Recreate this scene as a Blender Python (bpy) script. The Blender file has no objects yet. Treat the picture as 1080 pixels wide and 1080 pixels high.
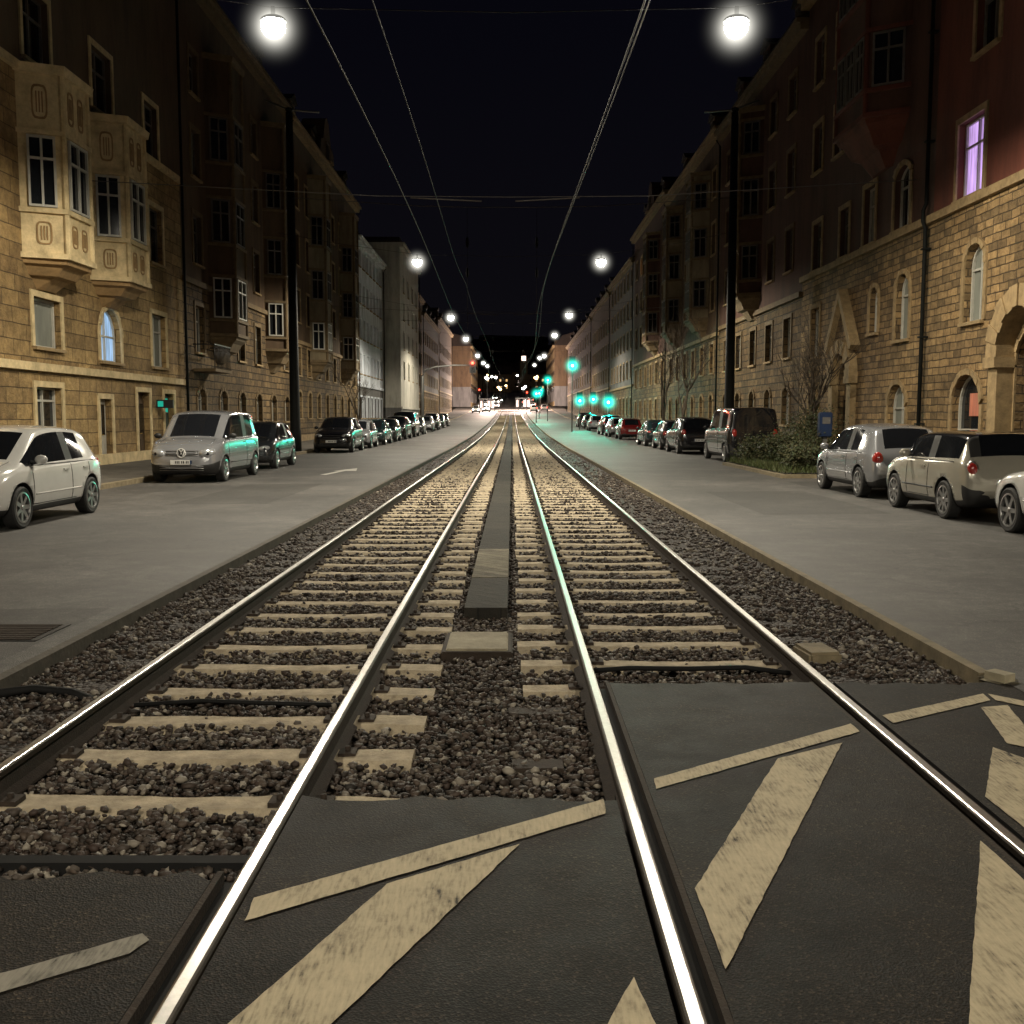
import bpy, bmesh, math, random
import numpy as np
from mathutils import Vector, Matrix
from mathutils.bvhtree import BVHTree
random.seed(7); rng=np.random.default_rng(7)
S=bpy.context.scene; COL=S.collection
S.view_settings.view_transform='Standard'; S.view_settings.look='None'; S.view_settings.exposure=0
# ---------------------------------------------------------------- terrain profile
PY=[-80,55,80,100,130,180,230,350,450,700,900,1300]
PZ=[0,0,.1,.3,.7,1.6,2.9,8,13,42,62,70]
def gz(y): return float(np.interp(y,PY,PZ))
# ---------------------------------------------------------------- materials
def newmat(name):
    m=bpy.data.materials.new(name); m.use_nodes=True
    nt=m.node_tree; b=nt.nodes['Principled BSDF']; return m,nt,b
def N(nt,t,**k):
    n=nt.nodes.new(t)
    for a,v in k.items():
        if a in n.inputs: n.inputs[a].default_value=v
        else: setattr(n,a,v)
    return n
def ramp(nt,stops):
    r=nt.nodes.new('ShaderNodeValToRGB'); e=r.color_ramp.elements
    e[0].position=stops[0][0]; e[0].color=(*stops[0][1],1); e[1].position=stops[-1][0]; e[1].color=(*stops[-1][1],1)
    for p,c in stops[1:-1]:
        x=e.new(p); x.color=(*c,1)
    return r
def mixc(nt,mode,fac,a,b):
    m=nt.nodes.new('ShaderNodeMix'); m.data_type='RGBA'; m.blend_type=mode
    for s,v in ((m.inputs[0],fac),(m.inputs[6],a),(m.inputs[7],b)):
        if hasattr(v,'is_output'): nt.links.new(v,s)
        else: s.default_value=v if not isinstance(v,tuple) else (*v,1)[:4]
    return m.outputs[2]
def mat_simple(name,col,rough=.6,metal=0,var=.25,scale=6,bump=.0,coat=0,spec=.5):
    m,nt,b=newmat(name); L=nt.links.new
    tc=N(nt,'ShaderNodeTexCoord'); nz=N(nt,'ShaderNodeTexNoise',Scale=scale,Detail=5.0,Roughness=.65)
    L(tc.outputs['Object'],nz.inputs['Vector'])
    r=ramp(nt,[(.25,tuple(c*(1-var) for c in col)),(.75,tuple(min(1,c*(1+var)) for c in col))])
    L(nz.outputs['Fac'],r.inputs[0]); L(r.outputs[0],b.inputs['Base Color'])
    b.inputs['Roughness'].default_value=rough; b.inputs['Metallic'].default_value=metal
    b.inputs['Coat Weight'].default_value=coat; b.inputs['Specular IOR Level'].default_value=spec
    if bump:
        bp=N(nt,'ShaderNodeBump',Strength=bump,Distance=.02); n2=N(nt,'ShaderNodeTexNoise',Scale=scale*6,Detail=4.0)
        L(tc.outputs['Object'],n2.inputs['Vector']); L(n2.outputs['Fac'],bp.inputs['Height']); L(bp.outputs[0],b.inputs['Normal'])
    return m
def mat_emit(name,col,s):
    m,nt,b=newmat(name); b.inputs['Base Color'].default_value=(*[c*.5 for c in col],1)
    b.inputs['Emission Color'].default_value=(*col,1); b.inputs['Emission Strength'].default_value=s; m.cycles.emission_sampling='NONE'; return m
def mat_lit(name,col,s):
    m,nt,b=newmat(name); L=nt.links.new; tc=N(nt,'ShaderNodeTexCoord'); mp=N(nt,'ShaderNodeMapping'); mp.inputs['Scale'].default_value=(1,5,.5); L(tc.outputs['Object'],mp.inputs[0])
    n=N(nt,'ShaderNodeTexNoise',Scale=1.6,Detail=3.0); L(mp.outputs[0],n.inputs['Vector'])
    r=ramp(nt,[(.3,tuple(c*.35 for c in col)),(.7,col)]); L(n.outputs['Fac'],r.inputs[0]); L(r.outputs[0],b.inputs['Emission Color']); b.inputs['Emission Strength'].default_value=s
    b.inputs['Base Color'].default_value=(.1,.1,.1,1); b.inputs['Roughness'].default_value=.1; m.cycles.emission_sampling='NONE'; return m
def mat_asphalt(name,base,patch,speck=.5,rough=.75,big_s=.35,spec=.5):
    m,nt,b=newmat(name); L=nt.links.new; b.inputs['Specular IOR Level'].default_value=spec
    tc=N(nt,'ShaderNodeTexCoord')
    big=N(nt,'ShaderNodeTexNoise',Scale=big_s,Detail=6.0,Roughness=.7); L(tc.outputs['Object'],big.inputs['Vector'])
    r=ramp(nt,[(.36,patch),(.5,base),(.68,tuple(c*1.7 for c in base))]); L(big.outputs['Fac'],r.inputs[0])
    mid=N(nt,'ShaderNodeTexNoise',Scale=4.0,Detail=9.0,Roughness=.78); L(tc.outputs['Object'],mid.inputs['Vector'])
    rm=ramp(nt,[(.34,(.38,)*3),(.66,(1.5,)*3)]); L(mid.outputs['Fac'],rm.inputs[0])
    c1=mixc(nt,'MULTIPLY',1.0,r.outputs[0],rm.outputs[0])
    vo=N(nt,'ShaderNodeTexVoronoi',Scale=130.0); L(tc.outputs['Object'],vo.inputs['Vector'])
    rs=ramp(nt,[(.3,(.45,)*3),(.7,(1,)*3),(.9,(2.0,1.95,1.85)),(.99,(4.5,4.3,4.0))]); 
    sep=N(nt,'ShaderNodeSeparateColor'); L(vo.outputs['Color'],sep.inputs[0]); L(sep.outputs[0],rs.inputs[0])
    c2=mixc(nt,'MULTIPLY',speck,c1,rs.outputs[0])
    cr=N(nt,'ShaderNodeTexVoronoi',Scale=.45,feature='DISTANCE_TO_EDGE'); 
    dn=N(nt,'ShaderNodeTexNoise',Scale=3.0,Detail=5.0); L(tc.outputs['Object'],dn.inputs['Vector'])
    dm=N(nt,'ShaderNodeVectorMath',operation='MULTIPLY_ADD'); L(dn.outputs['Color'],dm.inputs[0]); dm.inputs[1].default_value=(.6,.6,.6); L(tc.outputs['Object'],dm.inputs[2]); L(dm.outputs[0],cr.inputs['Vector'])
    rc=ramp(nt,[(.0,(.3,)*3),(.008,(1,)*3)]); L(cr.outputs['Distance'],rc.inputs[0])
    c3=mixc(nt,'MULTIPLY',.6,c2,rc.outputs[0])
    L(c3,b.inputs['Base Color'])
    rr=N(nt,'ShaderNodeMapRange'); L(mid.outputs['Fac'],rr.inputs[0]); rr.inputs[3].default_value=rough-.22; rr.inputs[4].default_value=rough+.22; L(rr.outputs[0],b.inputs['Roughness'])
    bp=N(nt,'ShaderNodeBump',Strength=.5,Distance=.004); L(vo.outputs['Distance'],bp.inputs['Height']); L(bp.outputs[0],b.inputs['Normal'])
    return m
def mat_paint(name,col,under):
    m,nt,b=newmat(name); L=nt.links.new; tc=N(nt,'ShaderNodeTexCoord')
    n1=N(nt,'ShaderNodeTexNoise',Scale=3.5,Detail=10.0,Roughness=.75); L(tc.outputs['Object'],n1.inputs['Vector'])
    mp=N(nt,'ShaderNodeMapping'); mp.inputs['Scale'].default_value=(1.0,.16,1.0); mp.inputs['Rotation'].default_value=(0,0,.35); L(tc.outputs['Object'],mp.inputs[0])
    n2=N(nt,'ShaderNodeTexNoise',Scale=80.0,Detail=4.0); L(mp.outputs[0],n2.inputs['Vector'])
    ad=N(nt,'ShaderNodeMath',operation='MULTIPLY_ADD'); L(n2.outputs['Fac'],ad.inputs[0]); ad.inputs[1].default_value=.6; L(n1.outputs['Fac'],ad.inputs[2])
    r=ramp(nt,[(.58,under),(.66,tuple(c*.5 for c in col)),(.80,tuple(c*.82 for c in col)),(1.0,col)]); L(ad.outputs[0],r.inputs[0]); L(r.outputs[0],b.inputs['Base Color'])
    b.inputs['Roughness'].default_value=.75; b.inputs['Specular IOR Level'].default_value=.3
    bp=N(nt,'ShaderNodeBump',Strength=.5,Distance=.002); L(n2.outputs['Fac'],bp.inputs['Height']); L(bp.outputs[0],b.inputs['Normal'])
    return m
def mat_blocks(name,c1,c2,mortar,bw,bh,bump=.8,ms=.02,wob=.04):
    m,nt,b=newmat(name); L=nt.links.new; tc=N(nt,'ShaderNodeTexCoord')
    sp=N(nt,'ShaderNodeSeparateXYZ'); L(tc.outputs['Object'],sp.inputs[0])
    ad=N(nt,'ShaderNodeMath',operation='ADD'); L(sp.outputs[0],ad.inputs[0]); L(sp.outputs[1],ad.inputs[1])
    cb=N(nt,'ShaderNodeCombineXYZ'); L(ad.outputs[0],cb.inputs[0]); L(sp.outputs[2],cb.inputs[1])
    nw=N(nt,'ShaderNodeTexNoise',Scale=2.5,Detail=3.0); L(tc.outputs['Object'],nw.inputs['Vector'])
    vm=N(nt,'ShaderNodeVectorMath',operation='MULTIPLY_ADD'); L(nw.outputs['Color'],vm.inputs[0]); vm.inputs[1].default_value=(wob,)*3; L(cb.outputs[0],vm.inputs[2])
    bk=N(nt,'ShaderNodeTexBrick',Scale=1.0); L(vm.outputs[0],bk.inputs['Vector'])
    bk.inputs['Color1'].default_value=(*c1,1); bk.inputs['Color2'].default_value=(*c2,1); bk.inputs['Mortar'].default_value=(*mortar,1)
    bk.inputs['Brick Width'].default_value=bw; bk.inputs['Row Height'].default_value=bh; bk.inputs['Mortar Size'].default_value=ms; bk.inputs['Mortar Smooth'].default_value=.4
    bk.offset=.43; bk.squash=1.4; bk.squash_frequency=3
    n=N(nt,'ShaderNodeTexNoise',Scale=3.0,Detail=8.0,Roughness=.75); L(tc.outputs['Object'],n.inputs['Vector'])
    r=ramp(nt,[(.3,(.38,.34,.29)),(.7,(1.45,1.4,1.3))]); L(n.outputs['Fac'],r.inputs[0])
    nb=N(nt,'ShaderNodeTexNoise',Scale=.3,Detail=4.0); L(tc.outputs['Object'],nb.inputs['Vector'])
    rb=ramp(nt,[(.35,(.5,.47,.43)),(.65,(1.1,1.1,1.1))]); L(nb.outputs['Fac'],rb.inputs[0])
    c=mixc(nt,'MULTIPLY',.9,bk.outputs['Color'],r.outputs[0]); c=mixc(nt,'MULTIPLY',.85,c,rb.outputs[0]); L(c,b.inputs['Base Color'])
    b.inputs['Roughness'].default_value=.9
    n3=N(nt,'ShaderNodeTexNoise',Scale=9.0,Detail=6.0,Roughness=.7); L(tc.outputs['Object'],n3.inputs['Vector'])
    h=N(nt,'ShaderNodeMath',operation='MULTIPLY_ADD'); L(bk.outputs['Fac'],h.inputs[0]); h.inputs[1].default_value=-1.0; L(n3.outputs['Fac'],h.inputs[2])
    bp=N(nt,'ShaderNodeBump',Strength=bump,Distance=.07); L(h.outputs[0],bp.inputs['Height']); L(bp.outputs[0],b.inputs['Normal'])
    return m
def mat_plaster(name,col):
    m,nt,b=newmat(name); L=nt.links.new; tc=N(nt,'ShaderNodeTexCoord')
    mp=N(nt,'ShaderNodeMapping'); mp.inputs['Scale'].default_value=(1,1,.25); L(tc.outputs['Object'],mp.inputs[0])
    n=N(nt,'ShaderNodeTexNoise',Scale=1.2,Detail=9.0,Roughness=.7); L(mp.outputs[0],n.inputs['Vector'])
    r=ramp(nt,[(.3,tuple(c*.5 for c in col)),(.55,col),(.8,tuple(c*1.25 for c in col))]); L(n.outputs['Fac'],r.inputs[0]); L(r.outputs[0],b.inputs['Base Color'])
    b.inputs['Roughness'].default_value=.9
    n3=N(nt,'ShaderNodeTexNoise',Scale=25.0,Detail=4.0); L(tc.outputs['Object'],n3.inputs['Vector'])
    bp=N(nt,'ShaderNodeBump',Strength=.3,Distance=.01); L(n3.outputs['Fac'],bp.inputs['Height']); L(bp.outputs[0],b.inputs['Normal'])
    return m
def mat_stones(name,cols,scale=None):
    m,nt,b=newmat(name); L=nt.links.new; b.inputs['Specular IOR Level'].default_value=.35
    if scale is None:
        g=N(nt,'ShaderNodeNewGeometry'); src=g.outputs['Random Per Island']
    else:
        tc=N(nt,'ShaderNodeTexCoord'); v=N(nt,'ShaderNodeTexVoronoi',Scale=scale); L(tc.outputs['Object'],v.inputs['Vector'])
        s=N(nt,'ShaderNodeSeparateColor'); L(v.outputs['Color'],s.inputs[0]); src=s.outputs[0]
        bp=N(nt,'ShaderNodeBump',Strength=1.0,Distance=.05); bp.invert=True; L(v.outputs['Distance'],bp.inputs['Height']); L(bp.outputs[0],b.inputs['Normal'])
    r=ramp(nt,[(i/(len(cols)-1),c) for i,c in enumerate(cols)]); L(src,r.inputs[0]); L(r.outputs[0],b.inputs['Base Color'])
    b.inputs['Roughness'].default_value=.65
    return m
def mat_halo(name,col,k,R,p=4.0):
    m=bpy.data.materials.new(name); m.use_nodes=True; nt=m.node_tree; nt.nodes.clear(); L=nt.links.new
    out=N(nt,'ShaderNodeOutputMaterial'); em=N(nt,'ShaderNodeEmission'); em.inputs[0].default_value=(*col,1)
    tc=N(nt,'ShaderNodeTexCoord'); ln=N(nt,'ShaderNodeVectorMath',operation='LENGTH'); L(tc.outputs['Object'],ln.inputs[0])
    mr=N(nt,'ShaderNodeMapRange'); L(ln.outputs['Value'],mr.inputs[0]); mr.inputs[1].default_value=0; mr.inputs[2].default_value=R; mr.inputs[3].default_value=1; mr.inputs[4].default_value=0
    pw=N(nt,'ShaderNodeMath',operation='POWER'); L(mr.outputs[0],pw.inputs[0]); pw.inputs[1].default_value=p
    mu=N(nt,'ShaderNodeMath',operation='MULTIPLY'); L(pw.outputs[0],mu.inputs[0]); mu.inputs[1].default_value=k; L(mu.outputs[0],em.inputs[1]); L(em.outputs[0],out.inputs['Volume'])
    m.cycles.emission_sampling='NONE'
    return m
M={}
M['road']=mat_asphalt('road_asphalt',(.064,.061,.057),(.046,.045,.043),.3,.66)
M['road2']=mat_asphalt('patched_asphalt',(.046,.044,.041),(.036,.035,.033),.3,.70)
M['cross']=mat_asphalt('crossing_asphalt',(.0135,.0108,.0082),(.0045,.0038,.0032),.75,.70,.8,.20)
M['pave']=mat_blocks('pavement_slabs',(.10,.095,.085),(.075,.07,.062),(.03,.03,.028),.5,.5,.2,.01,0)
M['kerb']=mat_simple('kerb_concrete',(.19,.155,.095),.85,0,.45,5,.3)
M['kerbdark']=mat_simple('dark_kerb_concrete',(.075,.065,.05),.85,0,.4,5,.3)
M['concrete']=mat_simple('sleeper_concrete',(.40,.335,.235),.9,0,.45,8,.5)
M['slab']=mat_simple('cover_concrete',(.30,.265,.185),.85,0,.35,6,.3)
M['slabdark']=mat_blocks('walkway_pavers',(.036,.033,.026),(.025,.023,.019),(.01,.01,.009),.2,.2,.4,.008,0)
M['slablight']=mat_blocks('light_pavers',(.24,.225,.17),(.12,.11,.085),(.05,.047,.04),.19,.19,.4,.008,0)
M['paint']=mat_paint('worn_road_paint',(.54,.46,.31),(.040,.034,.026))
M['paintgrey']=mat_paint('greyed_road_paint',(.30,.28,.23),(.035,.032,.028))
M['paint2']=mat_paint('white_road_paint',(.62,.6,.55),(.07,.07,.065))
M['stone']=mat_stones('ballast_stone',[(.010,.008,.006),(.032,.021,.015),(.050,.036,.028),(.019,.016,.013),(.078,.058,.044),(.042,.027,.021),(.062,.050,.041),(.115,.095,.075),(.30,.27,.22)])
M['bed']=mat_stones('ballast_bed',[(.010,.008,.006),(.04,.028,.021),(.022,.018,.015),(.08,.062,.048)],28.0)
M['soil']=mat_simple('dark_soil',(.02,.02,.015),.95,0,.3,.5,.3)
M['railtop']=mat_simple('polished_steel',(.46,.45,.43),.32,1,.18,30,.05)
M['railside']=mat_simple('dark_worn_steel',(.045,.035,.026),.6,.5,.25,20,.1)
M['rust']=mat_simple('rusty_steel',(.030,.020,.013),.85,.1,.4,14,.3)
M['rubber']=mat_simple('black_rubber',(.009,.009,.009),.8,0,.2,10,spec=.2)
M['wire']=mat_simple('span_wire_metal',(.12,.11,.10),.5,.3,.1,3)
M['wiredark']=mat_simple('contact_wire_metal',(.04,.037,.034),.65,.1,.1,3)
M['mast']=mat_simple('mast_dark_paint',(.007,.008,.007),.7,.0,.3,4,spec=.2)
M['glassw']=mat_simple('window_glass',(.012,.014,.016),.06,0,.3,.6,spec=.6)
M['curtain']=mat_plaster('curtained_glass',(.20,.21,.18))
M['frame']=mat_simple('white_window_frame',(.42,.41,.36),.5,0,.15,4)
M['framedim']=mat_simple('dimmed_window_frame',(.10,.09,.075),.6,0,.25,4)  # frame colour darkened to paint in the dimness of upper storeys
M['door']=mat_simple('dark_wood_door',(.07,.045,.025),.5,0,.3,8)
M['doorgreen']=mat_simple('green_door',(.03,.055,.045),.5,0,.3,8)
M['roof']=mat_blocks('roof_tiles',(.035,.022,.016),(.025,.017,.013),(.01,.008,.007),.25,.3,.6,.02,0)
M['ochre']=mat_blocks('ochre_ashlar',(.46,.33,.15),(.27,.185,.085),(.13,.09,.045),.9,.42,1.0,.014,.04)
M['yellow']=mat_simple('yellow_sandstone',(.54,.43,.24),.85,0,.38,3,.4)
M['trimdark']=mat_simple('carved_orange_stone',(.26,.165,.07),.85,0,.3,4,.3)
M['rustic']=mat_blocks('rusticated_sandstone',(.42,.29,.14),(.17,.12,.062),(.085,.06,.034),.46,.21,.9,.018,.07)
M['rusticpale']=mat_simple('pale_sandstone_trim',(.28,.20,.10),.85,0,.4,4,.4)
M['redp']=mat_plaster('red_plaster',(.125,.036,.021))
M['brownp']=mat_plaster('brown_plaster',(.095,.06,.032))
M['brown2']=mat_plaster('umber_plaster',(.080,.038,.025))
M['beigep']=mat_plaster('beige_plaster',(.22,.175,.105))
M['whitep']=mat_plaster('pale_cool_plaster',(.74,.79,.86))
M['palep']=mat_plaster('plain_pale_plaster',(.46,.44,.38))
M['greyp']=mat_plaster('grey_plaster',(.14,.135,.13))
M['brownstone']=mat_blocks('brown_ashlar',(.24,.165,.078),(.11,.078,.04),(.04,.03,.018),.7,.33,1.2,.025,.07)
M['brownstoneT']=mat_simple('brown_stone_trim',(.14,.098,.048),.85,0,.35,4,.3)
M['lit_blue']=mat_lit('lit_blue_window',(.40,.66,1.0),1.0)
M['lit_purple']=mat_lit('lit_purple_window',(.74,.46,1.0),1.2)
M['lit_warm']=mat_lit('lit_warm_window',(1,.60,.24),1.3)
M['lit_shop']=mat_lit('lit_shop_window',(1,.74,.60),4.0)
M['lit_red']=mat_lit('red_lit_interior',(1,.22,.07),.45)
M['lamp']=mat_emit('lamp_glow',(1,.98,.90),45)
M['lampwarm']=mat_emit('warm_lamp_glow',(1,.62,.25),14)
M['green']=mat_emit('green_signal_glow',(.05,1,.62),60)
M['teal']=mat_emit('teal_sign_glow',(.02,.8,.6),.30)
M['redglow']=mat_emit('red_signal_glow',(1,.06,.03),12)
M['head_on']=mat_emit('headlight_beam_white',(1,.96,.9),40)
M['shelterglow']=mat_lit('lit_shelter_panel',(1,.72,.62),3.0)
M['bark']=mat_simple('bark',(.06,.045,.03),.9,0,.3,10,.4)
M['grass']=mat_stones('grass_blades',[(.03,.05,.015),(.055,.075,.02),(.05,.05,.02),(.08,.095,.03)])
M['leaf']=mat_stones('shrub_leaves',[(.02,.03,.012),(.045,.055,.02),(.075,.065,.03),(.03,.05,.02)])
M['gold']=mat_simple('brass',(.5,.35,.12),.35,1,.1,5)
M['white']=mat_simple('white_plate',(.6,.6,.58),.4,0,.03,4)
M['blue']=mat_simple('blue_enamel',(.012,.028,.075),.4,0,.1,4)
M['iron']=mat_simple('black_iron',(.015,.015,.015),.5,.5,.2,9)
M['glass']=mat_simple('car_glass',(.008,.009,.011),.04,0,.1,1,spec=.6)
M['chrome']=mat_simple('headlight_chrome',(.50,.52,.54),.12,.6,.25,14,coat=1)
M['taill']=mat_simple('tail_light_red',(.28,.02,.015),.15,0,.1,9,coat=1)
M['tyre']=mat_simple('tyre_rubber',(.015,.015,.015),.8,0,.2,20)
M['rim']=mat_simple('alloy_rim',(.36,.36,.36),.3,.85,.08,9)
M['plastic']=mat_simple('black_plastic',(.014,.014,.014),.55,0,.1,9)
M['greypole']=mat_simple('galvanised_pole',(.2,.2,.19),.5,.6,.1,4)
def carpaint(n,c,metal=.3): return mat_simple(n,c,.20,metal,.08,1.5,coat=1)
M['c_white']=carpaint('white_car_paint',(.54,.54,.52),0)
M['c_silver']=carpaint('silver_car_paint',(.36,.37,.39),.6)
M['c_pale']=carpaint('pale_beige_car_paint',(.38,.36,.30),.3)
M['c_black']=carpaint('black_car_paint',(.008,.008,.010),.1)
M['c_dark']=carpaint('dark_grey_car_paint',(.024,.027,.030),.3)
M['c_teal']=carpaint('dark_green_car_paint',(.012,.028,.030),.3)
M['c_red']=carpaint('red_car_paint',(.13,.010,.010),.1)
M['halo']=mat_halo('lamp_bloom',(1,.97,.86),13.0,1.1,7.0)  # bloom around lamps and signals painted as emissive volume, no mist in the air
M['halog']=mat_halo('signal_bloom',(.02,1,.68),11.0,1.3,5.0)
M['halor']=mat_halo('red_bloom',(1,.08,.04),4.0,.6,3.5)
# ---------------------------------------------------------------- mesh builder
class MB:
    def __init__(s): s.v=[];s.f=[];s.m=[];s.ml=[];s.sm=[]
    def mi(s,k):
        if k not in s.ml: s.ml.append(k)
        return s.ml.index(k)
    def face(s,pts,k,smooth=False):
        n=len(s.v); s.v+= [tuple(p) for p in pts]; s.f.append(tuple(range(n,n+len(pts)))); s.m.append(s.mi(k)); s.sm.append(smooth)
    def raw(s,vs,fs,k,smooth=False):
        n=len(s.v); s.v+=[tuple(p) for p in vs]; i=s.mi(k)
        for f in fs: s.f.append(tuple(a+n for a in f)); s.m.append(i); s.sm.append(smooth)
    def box(s,x0,x1,y0,y1,z0,z1,k):
        vs=[(x,y,z) for z in (z0,z1) for y in (y0,y1) for x in (x0,x1)]
        s.raw(vs,[(0,2,3,1),(4,5,7,6),(0,1,5,4),(2,6,7,3),(0,4,6,2),(1,3,7,5)],k)
    def tube(s,pts,r,k,n=6,smooth=True,cap=True):
        pts=[Vector(p) for p in pts]; rs=r if isinstance(r,(list,tuple)) else [r]*len(pts)
        vs=[];fs=[]
        for i,p in enumerate(pts):
            d=(pts[min(i+1,len(pts)-1)]-pts[max(i-1,0)]).normalized()
            a=Vector((0,0,1)) if abs(d.z)<.9 else Vector((1,0,0))
            u=d.cross(a).normalized(); w=d.cross(u)
            for j in range(n):
                t=2*math.pi*j/n; vs.append(p+(u*math.cos(t)+w*math.sin(t))*rs[i])
        for i in range(len(pts)-1):
            for j in range(n):
                a=i*n+j;b=i*n+(j+1)%n; fs.append((a,b,b+n,a+n))
        if cap: fs.append(tuple(range(n))[::-1]); fs.append(tuple(range((len(pts)-1)*n,len(pts)*n)))
        s.raw(vs,fs,k,smooth)
    def ell(s,c,r,k,nu=12,nv=8,zmin=-1,zmax=1):
        vs=[];fs=[]
        a0=math.asin(zmin);a1=math.asin(zmax)
        for i in range(nv+1):
            t=a0+(a1-a0)*i/nv
            for j in range(nu):
                p=2*math.pi*j/nu; vs.append((c[0]+r[0]*math.cos(t)*math.cos(p),c[1]+r[1]*math.cos(t)*math.sin(p),c[2]+r[2]*math.sin(t)))
        for i in range(nv):
            for j in range(nu):
                a=i*nu+j;b=i*nu+(j+1)%nu; fs.append((a,b,b+nu,a+nu))
        s.raw(vs,fs,k,True)
    def mesh(s,name):
        me=bpy.data.meshes.new(name); me.from_pydata(s.v,[],s.f)
        for k in s.ml: me.materials.append(M[k])
        me.polygons.foreach_set('material_index',s.m); me.polygons.foreach_set('use_smooth',s.sm); me.update(); return me
def obj(name,data,parent=None,loc=(0,0,0),rz=0,**kw):
    o=bpy.data.objects.new(name,data); COL.objects.link(o); o.location=loc; o.rotation_euler=(0,0,rz)
    if parent: o.parent=parent
    for k,v in kw.items(): o[k]=v
    return o
def thing(name,label,cat,loc=(0,0,0),rz=0,data=None,group=None):
    o=obj(name,data,None,loc,rz,label=label,category=cat)
    if group: o['group']=group
    return o
def copy_tree(root,loc,rz=None,label=None):
    def rec(o,par):
        c=o.copy(); COL.objects.link(c)
        if par: c.parent=par
        for ch in o.children: rec(ch,c)
        return c
    n=rec(root,None); n.location=loc
    if rz is not None: n.rotation_euler=(0,0,rz)
    if label: n['label']=label
    return n
_hm={}
def add_bloom(par,loc,k,R):
    """emissive volume ball added around a lit lamp to imitate its bloom"""
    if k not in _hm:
        b=MB(); b.ell((0,0,0),(R,R,R),k,20,12); _hm[k]=b.mesh('bloom_halo')
    obj('bloom_halo',_hm[k],par,loc)
def strip(name,x0,x1,y0,y1,z,k,kind='structure',thick=0,dy=5,**kw):
    ys=sorted(set([y0,y1]+[p for p in PY if y0<p<y1]+list(np.arange(y0,y1,dy))))
    mb=MB()
    for a,b in zip(ys,ys[1:]):
        za,zb=gz(a)+z,gz(b)+z
        mb.face([(x0,a,za),(x1,a,za),(x1,b,zb),(x0,b,zb)],k)
        if thick:
            mb.face([(x0,a,za-thick),(x0,a,za),(x0,b,zb),(x0,b,zb-thick)],k); mb.face([(x1,a,za-thick),(x1,a,za),(x1,b,zb),(x1,b,zb-thick)],k)
    if thick:
        mb.face([(x0,y0,gz(y0)+z-thick),(x1,y0,gz(y0)+z-thick),(x1,y0,gz(y0)+z),(x0,y0,gz(y0)+z)],k)
        mb.face([(x0,y1,gz(y1)+z-thick),(x1,y1,gz(y1)+z-thick),(x1,y1,gz(y1)+z),(x0,y1,gz(y1)+z)],k)
    o=obj(name,mb.mesh(name))
    if kind: o['kind']=kind
    for a,v in kw.items(): o[a]=v
    return o
# ---------------------------------------------------------------- ground
RX=(-2.38,-.95,.49,1.94)
mb=MB(); xs=[-900,-300,-100,-40,-14,0,14,40,100,300,900]; ys=[-80,-20,20,55,80,100,130,180,230,290,350,450,575,700,900,1300]
for a,b in zip(ys,ys[1:]):
    for c,d in zip(xs,xs[1:]): mb.face([(c,a,gz(a)-.32),(d,a,gz(a)-.32),(d,b,gz(b)-.32),(c,b,gz(b)-.32)],'soil')
obj('ground',mb.mesh('ground'),kind='structure')
strip('road',-9.2,-3.23,-20,420,0,'road'); strip('road',3.03,9.2,-20,420,0,'road')
strip('track_bed',-3.25,3.05,-20,240,-.19,'bed'); strip('track_bed',-3.15,-2.48,3.6,240,-.095,'bed',thick=.09); strip('track_bed',2.04,2.95,6.35,240,-.095,'bed',thick=.09)
strip('road',-3.23,3.03,240,420,0,'road')
strip('pavement',-13.6,-9.35,-20,420,.12,'pave',thick=.3); strip('pavement',9.35,12.6,-20,420,.12,'pave',thick=.3)
strip('kerb',-9.35,-9.2,-20,420,.115,'kerb',thick=.2); strip('kerb',9.2,9.35,-20,420,.115,'kerb',thick=.2)
strip('kerb',-3.23,-3.15,3.6,240,.008,'kerbdark',thick=.2); strip('kerb',2.95,3.03,6.35,240,.012,'kerb',thick=.2)
def slab(x0,x1,y0,y1,name='level_crossing'):
    mb=MB(); n=max(1,int((x1-x0)/.10)); 
    e=[y1+random.uniform(-.05,.04) for _ in range(n+1)]
    for i in range(n):
        a=x0+(x1-x0)*i/n; b=x0+(x1-x0)*(i+1)/n
        mb.face([(a,y0,0),(b,y0,0),(b,e[i+1]-.04,0),(a,e[i]-.04,0)],'cross'); mb.face([(a,e[i],-.2),(b,e[i+1],-.2),(b,e[i+1]-.04,0),(a,e[i]-.04,0)],'cross')
    for x in (x0,x1): mb.face([(x,y0,-.2),(x,y1,-.2),(x,y1,0),(x,y0,0)],'rubber')
    obj(name,mb.mesh(name),kind='structure',loc=(0,0,-.004))
for a,b,e in ((-3.25,-2.425,3.55),(-2.27,-1.06,3.55),(-.905,.445,4.3),(.60,1.83,6.2),(1.985,3.05,6.2)): slab(a,b,-6,e)
for (rx,s_,ye) in ((-2.38,1,3.55),(-.95,-1,3.55),(.49,1,6.2),(1.94,-1,6.2)):
    m=MB(); a,b=sorted((rx+s_*.04,rx+s_*.085)); m.box(a,b,-6,ye,-.19,-.05,'rubber'); a,b=sorted((rx+s_*.086,rx+s_*.109)); m.box(a,b,-6,ye,-.19,-.006,'rust')
    obj('flangeway',m.mesh('flangeway'),kind='structure')
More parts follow.
